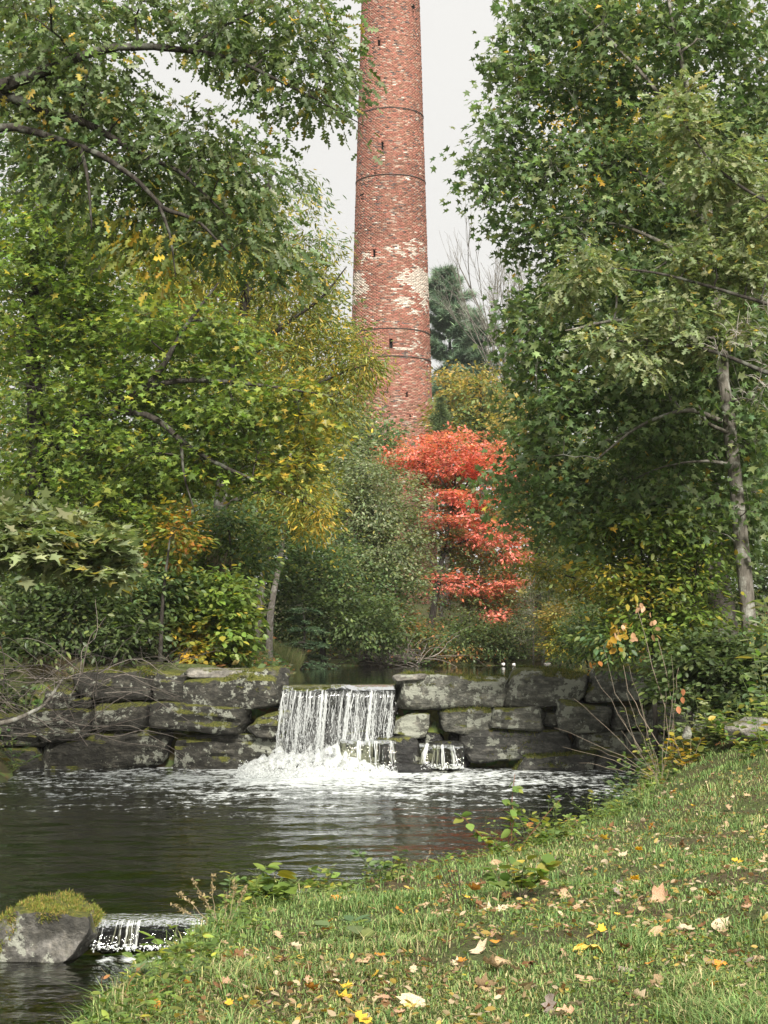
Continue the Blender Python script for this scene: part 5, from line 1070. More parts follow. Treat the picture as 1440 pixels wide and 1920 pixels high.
# ------------------------------------------------------------------ bank plants
def ground_at(px, py, z0=0.4):
    """follow the pixel's ray to the ground"""
    Y = np.arange(6.5, 27, 0.02); a = P(px, py, 10.0); k = (a - EYE) / 10.0
    x, z = EYE[0] + k[0] * Y, EYE[2] + k[2] * Y; h = height(x, Y); hit = np.where(z <= h)[0]
    i = hit[0] if len(hit) else len(Y) - 1
    d = sdf(LOWER, x, Y)
    while i > 0 and d[i] < 0.08: i -= 1            # stay on dry land
    return np.array([x[i], Y[i], h[i]])
rp = np.random.default_rng(77)
def stem_plant(name, label, pxb, pyb, stems, leaf, lsize, nl, pal, seed, cat='plant', col=(0.09, 0.08, 0.04), r=0.0035, heads=None, Y=None, group=None, leafpos=(0.2, 1.0), droop=0.2):
    """stems: list of tip offsets in photo px (dx, dy up); grows from the ground under (pxb, pyb)"""
    rng = np.random.default_rng(seed); b = ground_at(pxb, pyb) if Y is None else np.array([*P(pxb, pyb, Y)[:2], 0])
    if Y is not None: b[2] = hz(b[0], b[1])
    root = empty(name, b, label, cat, group); s = S(b[1])
    mbl = MB(); heads_mb = MB()
    for k, st in enumerate(stems):
        dx, dy = st[:2]; bend = st[2] if len(st) > 2 else rng.normal(0, 0.08) * dy
        a = b + np.array([rng.normal(0, 0.02), rng.normal(0, 0.02), -0.03]); e = b + np.array([dx * s, rng.normal(0, 0.12) * abs(dy) * s, dy * s])
        m = (a + e) / 2 + np.array([bend * s, 0, 0.08 * abs(dx) * s])
        t = np.linspace(0, 1, 9)[:, None]; q = (1 - t) ** 2 * a + 2 * t * (1 - t) * m + t * t * e
        L = np.linalg.norm(e - a)
        q[1:-1] += rng.normal(0, 1, (7, 3)) * 0.008 * L
        mb = MB(); tubes(mb, q[None], np.linspace(r, r * 0.35, 9)[None], 5, col); mb.obj('stem', M_twig, root, smooth=True)
        if nl:
            n = max(1, rng.poisson(nl)); f = rng.uniform(*leafpos, n); i = np.clip((f * 8).astype(int), 0, 7); fr = f * 8 - i
            p = q[i] * (1 - fr[:, None]) + q[i + 1] * fr[:, None]; th = rng.uniform(0, 2 * math.pi, n)
            d = norm(np.stack([np.cos(th), np.sin(th), rng.uniform(-droop, 0.5, n)], 1)); sz = lsize * rng.uniform(0.6, 1.2, n)
            place_leaves(mbl, leaf, p + d * 0.012, d, norm(np.array([0, 0, 1.0]) + rng.normal(0, 0.45, (n, 3))), sz, pick(pal, n, rng))
        if heads:
            n = int(heads[0]); f = rng.uniform(0.55, 1.02, n)[:, None]; p = q[5] * (1 - (f - 0.55) / 0.47) + q[8] * ((f - 0.55) / 0.47) + rng.normal(0, 0.006, (n, 3))
            d = norm(rng.normal(0, 1, (n, 3)) + np.array([0, 0, 0.6])); place_leaves(heads_mb, 'oval', p, d, norm(rng.normal(0, 1, (n, 3))), np.full(n, heads[1]), np.array(heads[2]) * rng.uniform(0.7, 1.3, (n, 1)))
    if mbl.n: mbl.obj('leaves', M_leaf, root)
    if heads_mb.n: tag(heads_mb.obj('seed_head', M_leaf, root), kind='stuff')
    return root
M_twig = mat_attr('twig', 0.8, 0.2, 30)
TAN = (0.26, 0.21, 0.13); DK = (0.05, 0.04, 0.03); RED = (0.16, 0.07, 0.04); GRN = (0.10, 0.14, 0.04); PALE = (0.36, 0.31, 0.24)

# tangle of bare stems at the left end of the dam
def bramble(name, label, region, Ys, n, seed, r=(0.003, 0.009), col=((0.11, 0.095, 0.08), (0.05, 0.045, 0.04), (0.17, 0.15, 0.13), (0.05, 0.045, 0.04)), length=(0.8, 2.4), base=None):
    rng = np.random.default_rng(seed); x0, x1, y0, y1 = region
    b0 = P((x0 + x1) / 2, y1, np.mean(Ys)); b0[2] = hz(b0[0], b0[1]); root = empty(name, b0, label, 'shrub')
    mb = MB(); T = n; M = 12; t = np.linspace(0, 1, M)
    st = np.array([P(rng.uniform(x0, x1), rng.uniform((y0 + y1) / 2, y1), rng.uniform(*Ys)) for _ in range(T)])
    th = rng.normal(0.9, 0.9, T); L = rng.uniform(*length, T)
    d = np.stack([np.sin(th) * rng.choice([-1, 1], T, p=[0.4, 0.6]), rng.normal(0, 0.35, T), np.abs(np.cos(th)) * 0.9], 1)
    q = st[:, None] + d[:, None] * (t[None, :, None] * L[:, None, None]); q[:, :, 2] -= (0.35 * L)[:, None] * t[None] ** 2
    w = rng.normal(0, 1, (T, 3, 3))
    for h in range(3): q += w[:, h][:, None] * (0.05 / (h + 1)) * L[:, None, None] * np.sin(t * math.pi * (h + 1.5))[None, :, None]
    rr = rng.uniform(*r, T)[:, None] * np.linspace(1, 0.35, M)[None]
    cc = np.array(col)[rng.integers(0, len(col), T)]
    tubes(mb, q, rr, 4, cc); mb.obj('bare_stems', M_twig, root, smooth=True)
    return root
bramble('bare_thicket', 'tangle of bare grey stems hanging over the left end of the dam', (-20, 200, 1120, 1400), (25.4, 26.4), 130, 601)
bramble('bare_thicket', 'thin bare brown stems along the top of the left dam stones', (150, 330, 1200, 1262), (27.2, 27.8), 60, 602, (0.003, 0.007), length=(0.4, 1.1))
bramble('driftwood_brush', 'pile of bleached dead branches at the waterline below the dark shore tree', (660, 800, 1215, 1250), (50.0, 51.5), 60, 603, (0.007, 0.02), ((0.2, 0.18, 0.16), (0.08, 0.07, 0.06), (0.14, 0.12, 0.1)), (0.8, 2.4))
mb = MB(); a = [P(-40, 1362, 25.2), P(20, 1352, 25.3), P(60, 1335, 25.5), P(86, 1318, 25.7), P(120, 1270, 26.2)]
q = resample(a, 20); tubes(mb, q[None], np.linspace(0.042, 0.02, 20)[None], 8, (0.2, 0.17, 0.13))
lg = mb.obj('fallen_log', M_bark_grey, smooth=True, color=False); tag(lg, 'pale fallen branch jutting in from the left edge beside the dam', 'branch')

stem_plant('bank_fern', 'green leafy clump in shade at the left foot of the dam', 20, 1440, [(-30, 50), (0, 70), (30, 55), (50, 30), (-50, 30), (20, 40)], 'lance', 0.12, 18, 'mid', 609, 'plant', GRN, 0.004, Y=26.0)
# bare shrub on the right bank with a few peach leaves
stem_plant('bare_shrub', 'many-stemmed leafless shrub on the right bank in front of the dam', 1238, 1462, [(-195, 95), (-160, 150), (-130, 60), (-110, 190), (-75, 120), (-55, 210), (-150, 30), (-60, 160), (-30, 140), (-95, 250), (-70, 90), (10, 170), (25, 230), (-20, 70), (-180, 60)], 'broad', 0.075, 7, 'weed', 611, 'shrub', (0.22, 0.185, 0.14), 0.0036, leafpos=(0.0, 0.5))
rt = stem_plant('tall_sapling', 'tall thin sapling with a few peach and yellow dead leaves before the dam', 1265, 1440, [(-62, 300), (10, 190), (-25, 240), (-90, 190)], None, 0.06, 0, 'weed', 612, 'sapling', (0.2, 0.16, 0.12), 0.008)
mb = MB(); rng = np.random.default_rng(5)
for (px, py, n, col) in [(1205, 1137, 5, (0.55, 0.33, 0.2)), (1160, 1180, 16, (0.36, 0.24, 0.03)), (1150, 1205, 14, (0.4, 0.24, 0.03)), (1158, 1175, 5, (0.5, 0.33, 0.2)), (1225, 1180, 5, (0.5, 0.3, 0.18)), (1272, 1298, 3, (0.6, 0.25, 0.13)), (1178, 1195, 4, (0.55, 0.33, 0.2)), (1108, 1242, 3, (0.5, 0.2, 0.05))]:
    c = P(px, py, 18.3); pos = c + rng.normal(0, 0.05, (n, 3)); place_leaves(mb, 'broad', pos, norm(rng.normal(0, 0.6, (n, 3)) + [0, 0, -0.7]), norm(rng.normal(0, 1, (n, 3)) + [0, -1, 0.3]), rng.uniform(0.06, 0.1, n), np.array(col) * rng.uniform(0.7, 1.2, (n, 1)))
mb.obj('leaves', M_leaf, rt)
G = 'weeds along the right bank'
stem_plant('leafy_weed', 'pale green leafy weed clump right of the bare shrub', 1320, 1425, [(-15, 130), (15, 120), (-40, 100), (35, 90), (0, 85), (-60, 75), (55, 70), (-80, 60), (75, 85), (25, 60), (-25, 60), (-5, 110), (50, 110)], 'oval', 0.12, 30, 'pale', 613, 'plant', GRN, 0.004, group=G)
stem_plant('leafy_weed', 'weed clump with yellow lower leaves right of the pale green one', 1385, 1400, [(-30, 70), (0, 85), (30, 75), (50, 60), (-50, 50), (70, 80), (-70, 60), (15, 50)], 'broad', 0.11, 20, 'weed', 614, 'plant', GRN, 0.004, group=G)
stem_plant('leafy_weed', 'low yellow-leaved weed at the foot of the bare shrub', 1285, 1440, [(-20, 60), (10, 70), (30, 55), (-40, 45), (-5, 50)], 'broad', 0.11, 13, 'yellow', 615, 'plant', TAN, 0.004, group=G)
stem_plant('leafy_weed', 'dark green weeds on the water side of the bare shrub', 1190, 1480, [(-40, 70), (-20, 90), (0, 60), (20, 80), (-60, 40), (40, 60)], 'oval', 0.095, 20, 'mid', 616, 'plant', GRN, 0.004, group=G)
stem_plant('leafy_weed', 'green vine-like weed climbing beside the dam at the bank edge', 1215, 1450, [(-5, 150), (-20, 120), (8, 100)], 'oval', 0.05, 26, 'weed', 617, 'plant', GRN, 0.003, group=G)
stem_plant('edge_sapling', 'light green broad-leaved sapling entering at the right edge, upper sprig', 1500, 1500, [(-75, 470), (-85, 400), (-60, 430)], 'oval', 0.13, 15, 'pale', 618, 'sapling', GRN, 0.005, Y=13.0, leafpos=(0.62, 1.0))
stem_plant('edge_sapling', 'yellowing broad-leaved sapling entering at the right edge, lower sprig', 1480, 1480, [(-85, 290), (-60, 330), (-70, 230), (-40, 200)], 'oval', 0.11, 13, 'weed', 619, 'sapling', GRN, 0.005, Y=14.5, leafpos=(0.5, 1.0))
stem_plant('leafy_weed', 'tall goldenrod-like green weed against the right end of the dam', 1290, 1400, [(-10, 110), (15, 125), (-35, 90), (35, 95), (-55, 70), (5, 80), (60, 100), (-70, 95)], 'lance', 0.15, 32, 'weed', 641, 'plant', GRN, 0.004, group=G)
stem_plant('leafy_weed', 'dense green weeds hiding the foot of the pale boulder', 1420, 1420, [(-40, 60), (-10, 75), (20, 65), (40, 80), (-60, 45), (0, 50)], 'oval', 0.11, 24, 'weed', 642, 'plant', GRN, 0.004, group=G)
stem_plant('leafy_weed', 'grey-green weed tangle at the pool edge below the bare shrub', 1165, 1500, [(-50, 40), (-25, 65), (10, 55), (35, 70), (60, 50)], 'oval', 0.08, 24, 'mid', 643, 'plant', GRN, 0.0035, group=G)
# bank-edge plants, middle
stem_plant('bank_sapling', 'reddish-stemmed sapling with drooping yellow-green leaves at the pool edge', 950, 1565, [(18, 175, -6), (-95, 105, 20), (100, 130, -10), (-30, 70), (10, 120)], 'broad', 0.105, 14, 'weed', 621, 'sapling', RED, 0.007, leafpos=(0.45, 1.0), droop=0.9)
stem_plant('broad_weed', 'yellow-green broad-leaved weed in the grass below the reddish sapling', 965, 1690, [(-40, 60), (20, 80), (50, 55), (-15, 85), (70, 70), (95, 85)], 'broad', 0.095, 9, 'weed', 622, 'plant', DK, 0.004, leafpos=(0.4, 1.0))
stem_plant('dark_stem_weed', 'dry dark-stemmed weed leaning left at the top of the grassy bank', 858, 1690, [(-30, 90), (-20, 75), (-38, 60), (-8, 80), (-45, 100)], 'oval', 0.035, 6, 'rust', 623, 'plant', DK, 0.0045)
stem_plant('bright_weed', 'bright lime-green leafy weed on the bank above the little cascade', 512, 1700, [(-15, 75), (5, 85), (20, 60), (-35, 40), (35, 45)], 'broad', 0.13, 7, 'bright', 624, 'plant', GRN, 0.004)
stem_plant('seed_stalk', 'tan seed stalks standing over the little cascade', 420, 1745, [(-60, 95), (-85, 70), (-20, 105), (20, 100), (-40, 60), (40, 80), (-95, 50), (5, 70)], 'oval', 0.04, 3, 'weed', 625, 'plant', TAN, 0.003, heads=(34, 0.02, (0.36, 0.28, 0.16)))
stem_plant('seed_stalk', 'reddish dry stalks at the pool edge in the middle of the bank', 700, 1640, [(-20, 40), (10, 50), (120, 60), (150, 70), (60, 35), (175, 55)], 'oval', 0.03, 2, 'rust', 626, 'plant', RED, 0.0025, heads=(10, 0.018, (0.3, 0.16, 0.1)))
stem_plant('green_weed', 'fresh green weed hanging over the little cascade', 318, 1815, [(-30, 60), (-10, 80), (-50, 30), (15, 90), (30, 50), (-70, 20)], 'oval', 0.085, 12, 'bright', 627, 'plant', GRN, 0.003)
stem_plant('broad_dock', 'low plant with large blue-green leaves in the grass left of centre', 655, 1765, [(-40, 30), (30, 35), (5, 40), (50, 20)], 'broad', 0.12, 2, 'mid', 628, 'plant', GRN, 0.004, leafpos=(0.8, 1.0))
stem_plant('ivy_clump', 'heart-leaved creeper on the steep bank at the lower left', 290, 1860, [(-60, 20), (-30, 40), (10, 35), (40, 20), (-80, 0), (60, 40), (-20, 10)], 'maple', 0.085, 9, 'mid', 629, 'plant', RED, 0.003, leafpos=(0.1, 1.0))
stem_plant('dry_vine', 'dry brown arching stems on the steep bank at the lower left corner', 240, 1890, [(-45, 60, -40), (30, 80, -30), (90, 50, 20), (-70, 20, -20), (120, 30, 10)], 'oval', 0.04, 3, 'rust', 630, 'plant', (0.22, 0.13, 0.06), 0.0035)
stem_plant('seed_stalk', 'pale seed stalks at the very bottom left', 110, 1925, [(-5, 40), (10, 60), (-30, 25)], None, 0.03, 0, 'weed', 631, 'plant', TAN, 0.003, heads=(16, 0.016, (0.4, 0.34, 0.22)), Y=9.0)
# fringe of weeds along the pool edge
rf = np.random.default_rng(314); cum = np.concatenate([[0], np.cumsum(np.linalg.norm(np.diff(BANK[:10], axis=0), axis=1))])
for k in range(78):
    t = rf.uniform(2.2, cum[-1] - 0.1); x = np.interp(t, cum, BANK[:10, 0]); y = np.interp(t, cum, BANK[:10, 1])
    b = np.array([x + rf.uniform(0.08, 0.4), y - rf.uniform(-0.1, 0.25)]); pp = P(720, 1213, b[1]); u = 720 + FPX * b[0] / (b[1] * 1.0)
    tall = rf.random() < (0.6 if y < 12.6 else 0.35); nst = int(rf.integers(3, 7)); hh = rf.uniform(0.2, 0.42) if tall else rf.uniform(0.08, 0.2); s_ = S(b[1])
    st = [(rf.normal(0, 0.35) * hh / s_, hh * rf.uniform(0.5, 1.0) / s_) for _ in range(nst)]
    dry = rf.random() < 0.3; pk_ = int(rf.integers(0, 3)); pal_ = ['light green', 'bright green', 'dull green'][pk_]
    stem_plant('fringe_weed', ('tall ' if tall else 'low ') + ('thin dry stalks' if dry else ['oval-leaved', 'narrow-leaved', 'broad-leaved'][k % 3] + ' ' + pal_ + ' weed') + ' at the pool edge ' + ('under the bare shrub' if y > 19 else 'right of the reddish sapling' if y > 16.5 else 'behind the reddish sapling' if y > 14.2 else 'left of the reddish sapling' if y > 12.6 else 'near the bright lime weed' if y > 11.3 else 'above the little cascade' if y > 10.2 else 'on the steep lower bank'), u, 0, st, ['oval', 'lance', 'broad'][k % 3], rf.uniform(0.04, 0.08), 2 if dry else 12, 'rust' if dry else ['weed', 'bright', 'mid'][pk_], 800 + k, 'plant', TAN if dry else GRN, 0.0025, heads=(12, 0.014, (0.34, 0.26, 0.15)) if dry else None, Y=b[1], group='weeds fringing the pool edge')
for k, (px, py, lb) in enumerate([(1198, 1612, 'yellow flower head in the grass, highest of the three'), (1190, 1672, 'yellow flower head in the grass, directly below the highest one'), (1027, 1625, 'brown-centred yellow flower head beside the broad-leaved weed')]):
    b = ground_at(px, py); rt = empty('yellow_flower', b, lb, 'flower'); mb = MB(); h = 0.07
    tubes(mb, np.linspace(b - [0, 0, 0.02], b + [0, 0, h], 5)[None], np.full((1, 5), 0.002), 5, GRN); mb.obj('stem', M_twig, rt, smooth=True)
    rng = np.random.default_rng(k); n = 26; th = np.linspace(0, 6 * math.pi, n); d = norm(np.stack([np.cos(th), np.sin(th), np.linspace(0.1, 1.2, n)], 1)); mb = MB()
    place_leaves(mb, 'oval', np.repeat((b + [0, 0, h])[None], n, 0), d, norm(rng.normal(0, 0.3, (n, 3)) + [0, 0, 1]), rng.uniform(0.03, 0.045, n), np.repeat([[0.6, 0.36, 0.02]], n, 0) * rng.uniform(0.8, 1.1, (n, 1))); mb.obj('petals', M_leaf, rt)

# ------------------------------------------------------------------ grass
def grass():
    rng = np.random.default_rng(9); N = 300000
    Y = 6.2 + (25.5 - 6.2) * rng.random(N) ** 1.7
    X = Y * rng.uniform(-0.30, 0.30, N) + rng.normal(0, 0.2, N)
    d = sdf(LOWER, X, Y)
    thin = vnoise(X * 2.1, Y * 2.1, 44); keep = (d > 0.03) & (X > -2.4) & (rng.random(N) < np.clip(2.2 * thin - 0.15, 0.12, 1.0))
    X, Y, d, thin = X[keep], Y[keep], d[keep], thin[keep]; n = len(X); Z = height(X, Y)
    edge = np.clip(1 - d / 0.7, 0, 1); tuft = vnoise(X * 3.3, Y * 3.3, 45)
    L = 0.014 + 0.026 * rng.random(n) + 0.08 * (tuft > 0.74) * rng.random(n) + 0.19 * edge * rng.random(n) ** 1.8 + 0.03 * (Y > 17) * rng.random(n)
    th = rng.uniform(0, 2 * math.pi, n); lean = rng.uniform(0.3, 1.5, n) * L
    dx, dy = np.cos(th), np.sin(th); w = 0.0013 + 0.0010 * rng.random(n) + 0.00011 * Y
    sx, sy = -dy * w, dx * w
    p0 = np.stack([X - sx, Y - sy, Z - 0.008], 1); p1 = np.stack([X + sx, Y + sy, Z - 0.008], 1)
    mx, my, mz = X + dx * lean * 0.35, Y + dy * lean * 0.35, Z + L * 0.6
    p2 = np.stack([mx + sx * 0.8, my + sy * 0.8, mz], 1); p3 = np.stack([mx - sx * 0.8, my - sy * 0.8, mz], 1)
    p4 = np.stack([X + dx * lean, Y + dy * lean, Z + L * rng.uniform(0.55, 1.0, n)], 1)
    v = np.stack([p0, p1, p2, p3, p4], 1); k = np.arange(n)[:, None] * 5
    big = vnoise(X * 0.8, Y * 0.8, 46)
    cg = np.array([(0.075, 0.14, 0.04), (0.115, 0.18, 0.055), (0.16, 0.205, 0.07), (0.29, 0.25, 0.13), (0.22, 0.22, 0.085)])
    dry = np.clip(0.09 + 0.5 * (big - 0.52), 0.03, 0.45); r = rng.random(n)
    ci = np.where(r < dry * 0.6, 3, np.where(r < dry * 1.2, 4, rng.integers(0, 3, n)))
    c = 1.2 * cg[ci] * rng.lognormal(0, 0.25, (n, 1)) * (0.85 + 0.3 * thin[:, None])
    mb = MB(); mb.add(v.reshape(-1, 3), [np.array([(0, 1, 2, 3)]) + k, np.array([(3, 2, 4)]) + k], np.repeat(c, 5, 0))
    o = mb.obj('grass', M_blade); tag(o, 'short green lawn grass mixed with dry blades on the bank', 'grass', kind='stuff')
    # clover and other small broad leaves
    N = 60000; Y = 6.2 + 17 * rng.random(N) ** 1.6; X = Y * rng.uniform(-0.3, 0.3, N); d = sdf(LOWER, X, Y); q = vnoise(X * 1.7, Y * 1.7, 48)
    keep = (d > 0.02) & (X > -2.4) & (rng.random(N) < 0.15 + 1.2 * np.clip(q - 0.3, 0, 1) + (d < 0.5)); X, Y, d = X[keep], Y[keep], d[keep]; n = len(X)
    pos = np.stack([X, Y, height(X, Y) + 0.015 + 0.03 * rng.random(n) + 0.09 * (d < 0.6) * rng.random(n)], 1); th = rng.uniform(0, 2 * math.pi, n)
    mb = MB(); place_leaves(mb, 'oval', pos, np.stack([np.cos(th), np.sin(th), rng.normal(0, 0.25, n)], 1), norm(np.array([0, 0, 1.0]) + rng.normal(0, 0.35, (n, 3))), rng.uniform(0.014, 0.034, n) + 0.04 * (d < 0.6) * rng.random(n) ** 2, pick('bright', n, rng) * rng.uniform(0.7, 1.15, (n, 1)))
    tag(mb.obj('clover', M_leaf), 'small round clover leaves growing through the grass', 'ground cover', kind='stuff')
    # crumbs of dead leaves caught in the lawn
    N = 16000; Y = 6.2 + 16 * rng.random(N) ** 1.5; X = Y * rng.uniform(-0.3, 0.3, N); d = sdf(LOWER, X, Y); keep = (d > 0.05) & (X > -2.4) & (vnoise(X * 1.1, Y * 1.1, 91) > 0.35); X, Y = X[keep], Y[keep]; n = len(X)
    th = rng.uniform(0, 6.28, n); c = np.array([(0.34, 0.24, 0.14), (0.2, 0.11, 0.05), (0.5, 0.4, 0.27), (0.42, 0.3, 0.08)])[rng.integers(0, 4, n)] * rng.uniform(0.6, 1.2, (n, 1)); mb = MB()
    place_leaves(mb, 'oval', np.stack([X, Y, height(X, Y) + 0.01 + 0.03 * rng.random(n)], 1), norm(np.stack([np.cos(th), np.sin(th), rng.normal(0, 0.4, n)], 1)), norm(np.array([0, 0, 1.0]) + rng.normal(0, 0.6, (n, 3))), rng.uniform(0.015, 0.055, n), c * 1.2)
    tag(mb.obj('leaf_litter', M_leaf), 'crumbs of dead leaves scattered through the lawn', 'leaf litter', kind='stuff')
    # long grass tussocks on the far left spit
    mb = MB(); n = 9000; px = rng.uniform(400, 566, n); Y = rng.uniform(44, 48, n); X = np.array([P(a, 1240, b)[0] for a, b in zip(px, Y)])
    du = sdf(UPPER, X, Y); k = du > 0.0; X, Y = X[k], Y[k]; n = len(X); Z = height(X, Y); L = rng.uniform(0.25, 0.75, n) ; th = rng.uniform(0, 6.28, n); w = 0.008
    a = np.stack([X, Y, Z], 1); s = np.stack([np.sin(th), np.cos(th), 0 * th], 1) * w; tip = a + np.stack([np.cos(th) * L * 0.4 + 0.15 * L, np.sin(th) * L * 0.3, L * 0.8], 1)
    c = np.array([(0.13, 0.17, 0.055), (0.26, 0.24, 0.11), (0.17, 0.2, 0.08)])[rng.integers(0, 3, n)] * rng.uniform(0.7, 1.2, (n, 1))
    mb.add(np.stack([a - s, a + s, tip], 1).reshape(-1, 3), [np.arange(n * 3).reshape(n, 3)], np.repeat(c, 3, 0))
    tag(mb.obj('shore_grass', M_blade), 'long pale grass on the low spit at the left shore of the pond', 'grass', kind='stuff')
    # leaf litter and low green under the woods
    mb = MB(); n = 46000; X = rng.uniform(-12, 14, n); Y = rng.uniform(22, 66, n); d = np.minimum(sdf(LOWER, X, Y), sdf(UPPER, X, Y)); k = (d > 0.15) & ((np.abs(Y - 27.1) > 0.9) | (X > 4.6) | (X < -6)) & ((X > 3) | (X < -1.6) | (Y > 44)) & ((X < -2.8) | (X > -1.4) | (Y < 43) | (Y > 49)); X, Y = X[k], Y[k]; n = len(X)
    pos = np.stack([X, Y, height(X, Y) + 0.02 + (0.22 + 0.6 * (Y > 44)) * rng.random(n) ** 2], 1); th = rng.uniform(0, 6.28, n)
    c = np.where((rng.random(n) < 0.6)[:, None], pick('mid', n, rng), pick('rust', n, rng))
    place_leaves(mb, 'chip', pos, np.stack([np.cos(th), np.sin(th), rng.normal(0, 0.3, n)], 1), norm(np.array([0, 0, 1.0]) + rng.normal(0, 0.5, (n, 3))), rng.uniform(0.08, 0.18, n) * (1 + 0.5 * (Y > 44)), c)
    tag(mb.obj('undergrowth', M_leaf), 'low leafy undergrowth and litter on the wooded banks', 'ground cover', kind='stuff')
grass()

# ------------------------------------------------------------------ fallen leaves, each a thing of its own
def curled(kind, seed):
    rs = np.random.default_rng(seed); h = {'maple': [(0.06, 0.02), (0.24, -0.06), (0.42, 0.06), (0.34, 0.2), (0.6, 0.42), (0.38, 0.46), (0.22, 0.52), (0.3, 0.7), (0.14, 0.74)],
         'oak': [(0.08, 0.1), (0.26, 0.22), (0.14, 0.34), (0.34, 0.5), (0.16, 0.6), (0.24, 0.8), (0.08, 0.88)], 'oval': [(0.14, 0.12), (0.25, 0.35), (0.24, 0.6), (0.13, 0.85)]}[kind]
    h = np.array(h); n = len(h); rings = []
    for s in (1, -1):
        for f in (1.0, 0.5): rings.append(np.stack([h[:, 0] * f * s, h[:, 1] * (1 if f == 1 else 1.0) * (1 - 0.1 * (1 - f)), np.zeros(n)], 1))
    mid = np.stack([np.zeros(n), np.linspace(0.0, 1.0, n), np.zeros(n)], 1); v = np.vstack([mid] + rings); f = []
    for a, b in ((0, 2), (2, 1)):
        for i in range(n - 1): f.append((a * n + i, b * n + i, b * n + i + 1, a * n + i + 1))
    for a, b in ((0, 4), (4, 3)):
        for i in range(n - 1): f.append((a * n + i + 1, b * n + i + 1, b * n + i, a * n + i))
    cx, cy = rs.choice([-1, 1]) * rs.uniform(0.6, 1.7), rs.uniform(-0.8, 0.9)
    v[:, 2] = cx * v[:, 0] ** 2 + cy * (v[:, 1] - 0.5) ** 2 + 0.10 * np.sin(v[:, 0] * 7 + rs.uniform(0, 6)) * v[:, 1] + 0.05 * np.sin(v[:, 1] * 9 + rs.uniform(0, 6))
    v[:, 1] -= 0.5
    st = np.array([[-0.012, -0.5, 0.0], [0.012, -0.5, 0.0], [0.03, -0.85, 0.06], [0.015, -0.85, 0.06]]); k0 = len(v); v = np.vstack([v, st]); f.append((k0, k0 + 1, k0 + 2, k0 + 3))
    m = MB(); m.add(v, [np.array(f)]); return m.mesh('fallen_leaf', M_fallen, smooth=True, color=False)
FM = [curled('maple', 1), curled('maple', 2), curled('maple', 3), curled('oak', 4), curled('oak', 5), curled('oval', 6), curled('oval', 7)]
CT_ = {'tan': (0.46, 0.33, 0.20), 'peach': (0.52, 0.33, 0.21), 'cream': (0.60, 0.49, 0.34), 'yellow': (0.70, 0.46, 0.05), 'lemon': (0.74, 0.56, 0.12), 'orange': (0.55, 0.25, 0.04), 'brown': (0.20, 0.10, 0.045), 'grey': (0.30, 0.25, 0.22)}
WORDS = {'tan': 'tan dry', 'peach': 'peach-coloured', 'cream': 'cream', 'yellow': 'deep yellow', 'lemon': 'pale yellow', 'orange': 'orange', 'brown': 'dark brown', 'grey': 'greyish'}
SHAPE = ['lobed'] * 3 + ['narrow-lobed'] * 2 + ['oval'] * 2
def zone(p):
    near = p[1] < 8.6; mid = p[1] < 12.0; u = p[0] / p[1]
    if near: return 'in the nearest grass, bottom ' + ('left' if u < -0.03 else 'centre' if u < 0.1 else 'right')
    if mid: return 'on the lawn ' + ('above the steep bank' if u < 0.0 else 'around the large yellow leaf' if u < 0.13 else 'near the right edge')
    return 'on the upper lawn ' + ('by the pool edge' if u < 0.1 else 'below the bare shrub' if u < 0.17 else 'below the pale boulder')
def put_leaf(px, py, wpx, col, mesh, label, group, rng, p=None):
    b = ground_at(px, py) if p is None else p
    o = bpy.data.objects.new('fallen_leaf', FM[mesh]); COL.objects.link(o)
    w = 0.98 * wpx * S(b[1]) if p is None else wpx
    o.scale = (w, w, w); o.location = (b[0], b[1], b[2] + 0.012 + 0.025 * rng.random()); o.rotation_euler = (rng.normal(0.1, 0.4), rng.normal(0, 0.4), rng.uniform(0, 6.28))
    c = np.array(CT_[col]) * rng.uniform(0.8, 1.12); o.color = (*np.clip(c, 0, 1), 1); tag(o, label or (('large ' if w > 0.1 else 'small ' if w < 0.065 else '') + WORDS[col] + ' ' + SHAPE[mesh] + ' fallen leaf ' + zone(b)), 'leaf', group)
rl = np.random.default_rng(66)
put_leaf(1115, 1786, 62, 'lemon', 0, 'large bright yellow maple leaf lying flat on the grass, the brightest of all', None, rl)
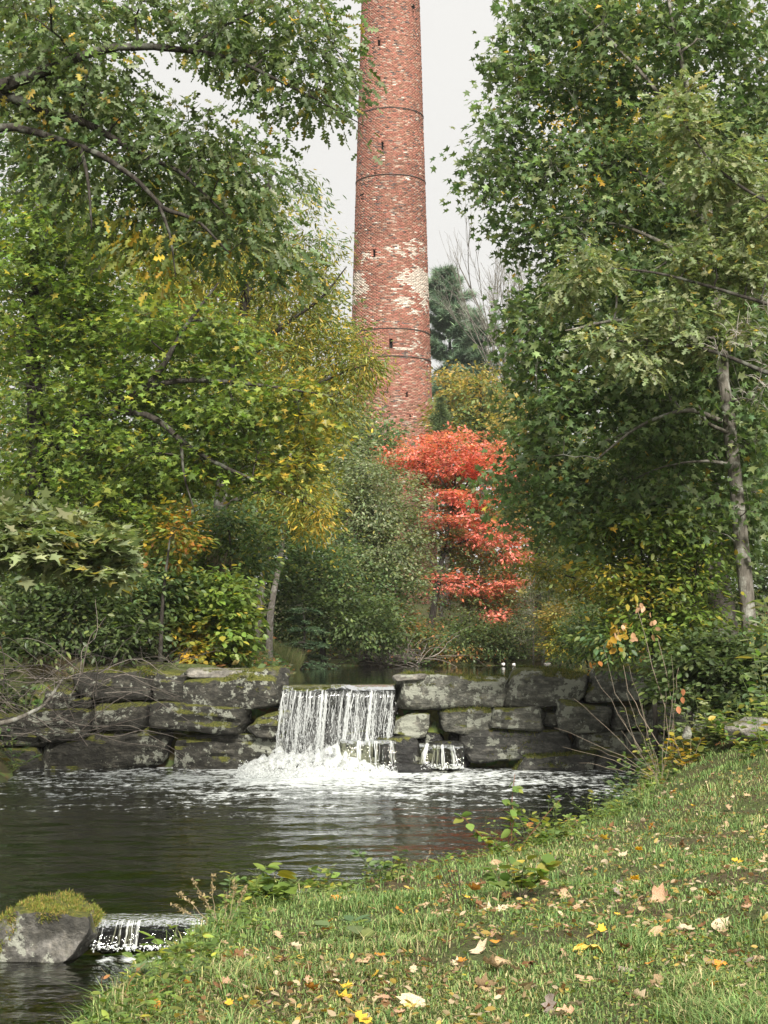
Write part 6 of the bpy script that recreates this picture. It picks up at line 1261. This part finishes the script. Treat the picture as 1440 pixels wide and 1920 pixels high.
KEY = [(1350, 1745, 60, 'cream'), (1370, 1665, 36, 'cream'), (1245, 1692, 46, 'peach'), (1195, 1695, 46, 'tan'), (1222, 1667, 40, 'cream'), (1060, 1652, 56, 'cream'), (1060, 1684, 40, 'tan'), (925, 1712, 34, 'cream'), (885, 1700, 44, 'tan'), (905, 1787, 40, 'cream'), (935, 1825, 50, 'tan'), (990, 1860, 52, 'tan'), (940, 1875, 40, 'peach'), (1095, 1845, 40, 'tan'), (1080, 1893, 40, 'cream'), (1240, 1862, 36, 'cream'), (1390, 1858, 26, 'cream'), (680, 1848, 40, 'cream'), (705, 1842, 30, 'yellow'), (635, 1878, 40, 'yellow'), (616, 1910, 36, 'yellow'), (485, 1872, 32, 'lemon'), (520, 1787, 34, 'peach'), (428, 1806, 26, 'orange'), (566, 1758, 28, 'tan'), (650, 1690, 24, 'cream'), (712, 1806, 26, 'orange'), (865, 1815, 34, 'orange'), (770, 1892, 66, 'cream'), (880, 1696, 30, 'yellow'), (822, 1653, 26, 'yellow'), (1205, 1548, 22, 'cream'), (1318, 1563, 22, 'cream'), (1235, 1515, 20, 'peach'), (1405, 1470, 20, 'cream'), (1430, 1622, 26, 'cream'), (1230, 1762, 40, 'tan'), (1165, 1784, 34, 'brown'), (1170, 1822, 36, 'grey'), (1220, 1822, 26, 'orange'), (1400, 1708, 24, 'peach'), (1360, 1768, 26, 'tan'), (430, 1895, 30, 'yellow'), (450, 1893, 18, 'yellow'), (1285, 1605, 20, 'cream'), (1090, 1785, 20, 'yellow'), (1310, 1690, 24, 'tan'), (1000, 1700, 20, 'brown'), (985, 1706, 26, 'brown'), (745, 1650, 22, 'tan'), (1145, 1604, 20, 'cream')]
for k, (px, py, w, c) in enumerate(KEY):
    put_leaf(px, py, w, c, int(rl.choice(7, p=[0.1, 0.1, 0.12, 0.18, 0.18, 0.16, 0.16])), None, WORDS[c] + ' fallen leaves on the lawn', rl)
n = 0
while n < 246:
    Y = 6.8 + 15 * rl.random() ** 1.3; X = Y * rl.uniform(-0.17, 0.235)
    if sdf(LOWER, np.array([X]), np.array([Y]))[0] < 0.15: continue
    c = rl.choice(['tan', 'peach', 'cream', 'brown', 'orange', 'yellow', 'grey'], p=[0.27, 0.17, 0.15, 0.2, 0.08, 0.05, 0.08])
    put_leaf(0, 0, rl.uniform(0.045, 0.105), c, int(rl.choice(7, p=[0.1, 0.1, 0.12, 0.18, 0.18, 0.16, 0.16])), None, WORDS[c] + ' fallen leaves on the lawn', rl, p=np.array([X, Y, hz(X, Y)])); n += 1

# ------------------------------------------------------------------ the air
HAZE = 0.0003
if HAZE > 0:
    m, nt, N, L, out = newmat('haze_air'); v = N.new('ShaderNodeVolumePrincipled'); v.inputs['Color'].default_value = (0.93, 0.95, 0.97, 1); v.inputs['Density'].default_value = HAZE; v.inputs['Anisotropy'].default_value = 0.2
    L.new(v.outputs[0], out.inputs['Volume'])
    mb = MB(); x0, x1, y0, y1, z0, z1 = -950, 950, -250, 2250, -3, 62
    vv = np.array([(x, y, z) for z in (z0, z1) for y in (y0, y1) for x in (x0, x1)])
    mb.add(vv, [np.array([(0, 2, 3, 1), (4, 5, 7, 6), (0, 1, 5, 4), (2, 6, 7, 3), (0, 4, 6, 2), (1, 3, 7, 5)])]); tag(mb.obj('haze', m, color=False), 'thin pale haze in the air', 'haze', kind='stuff')
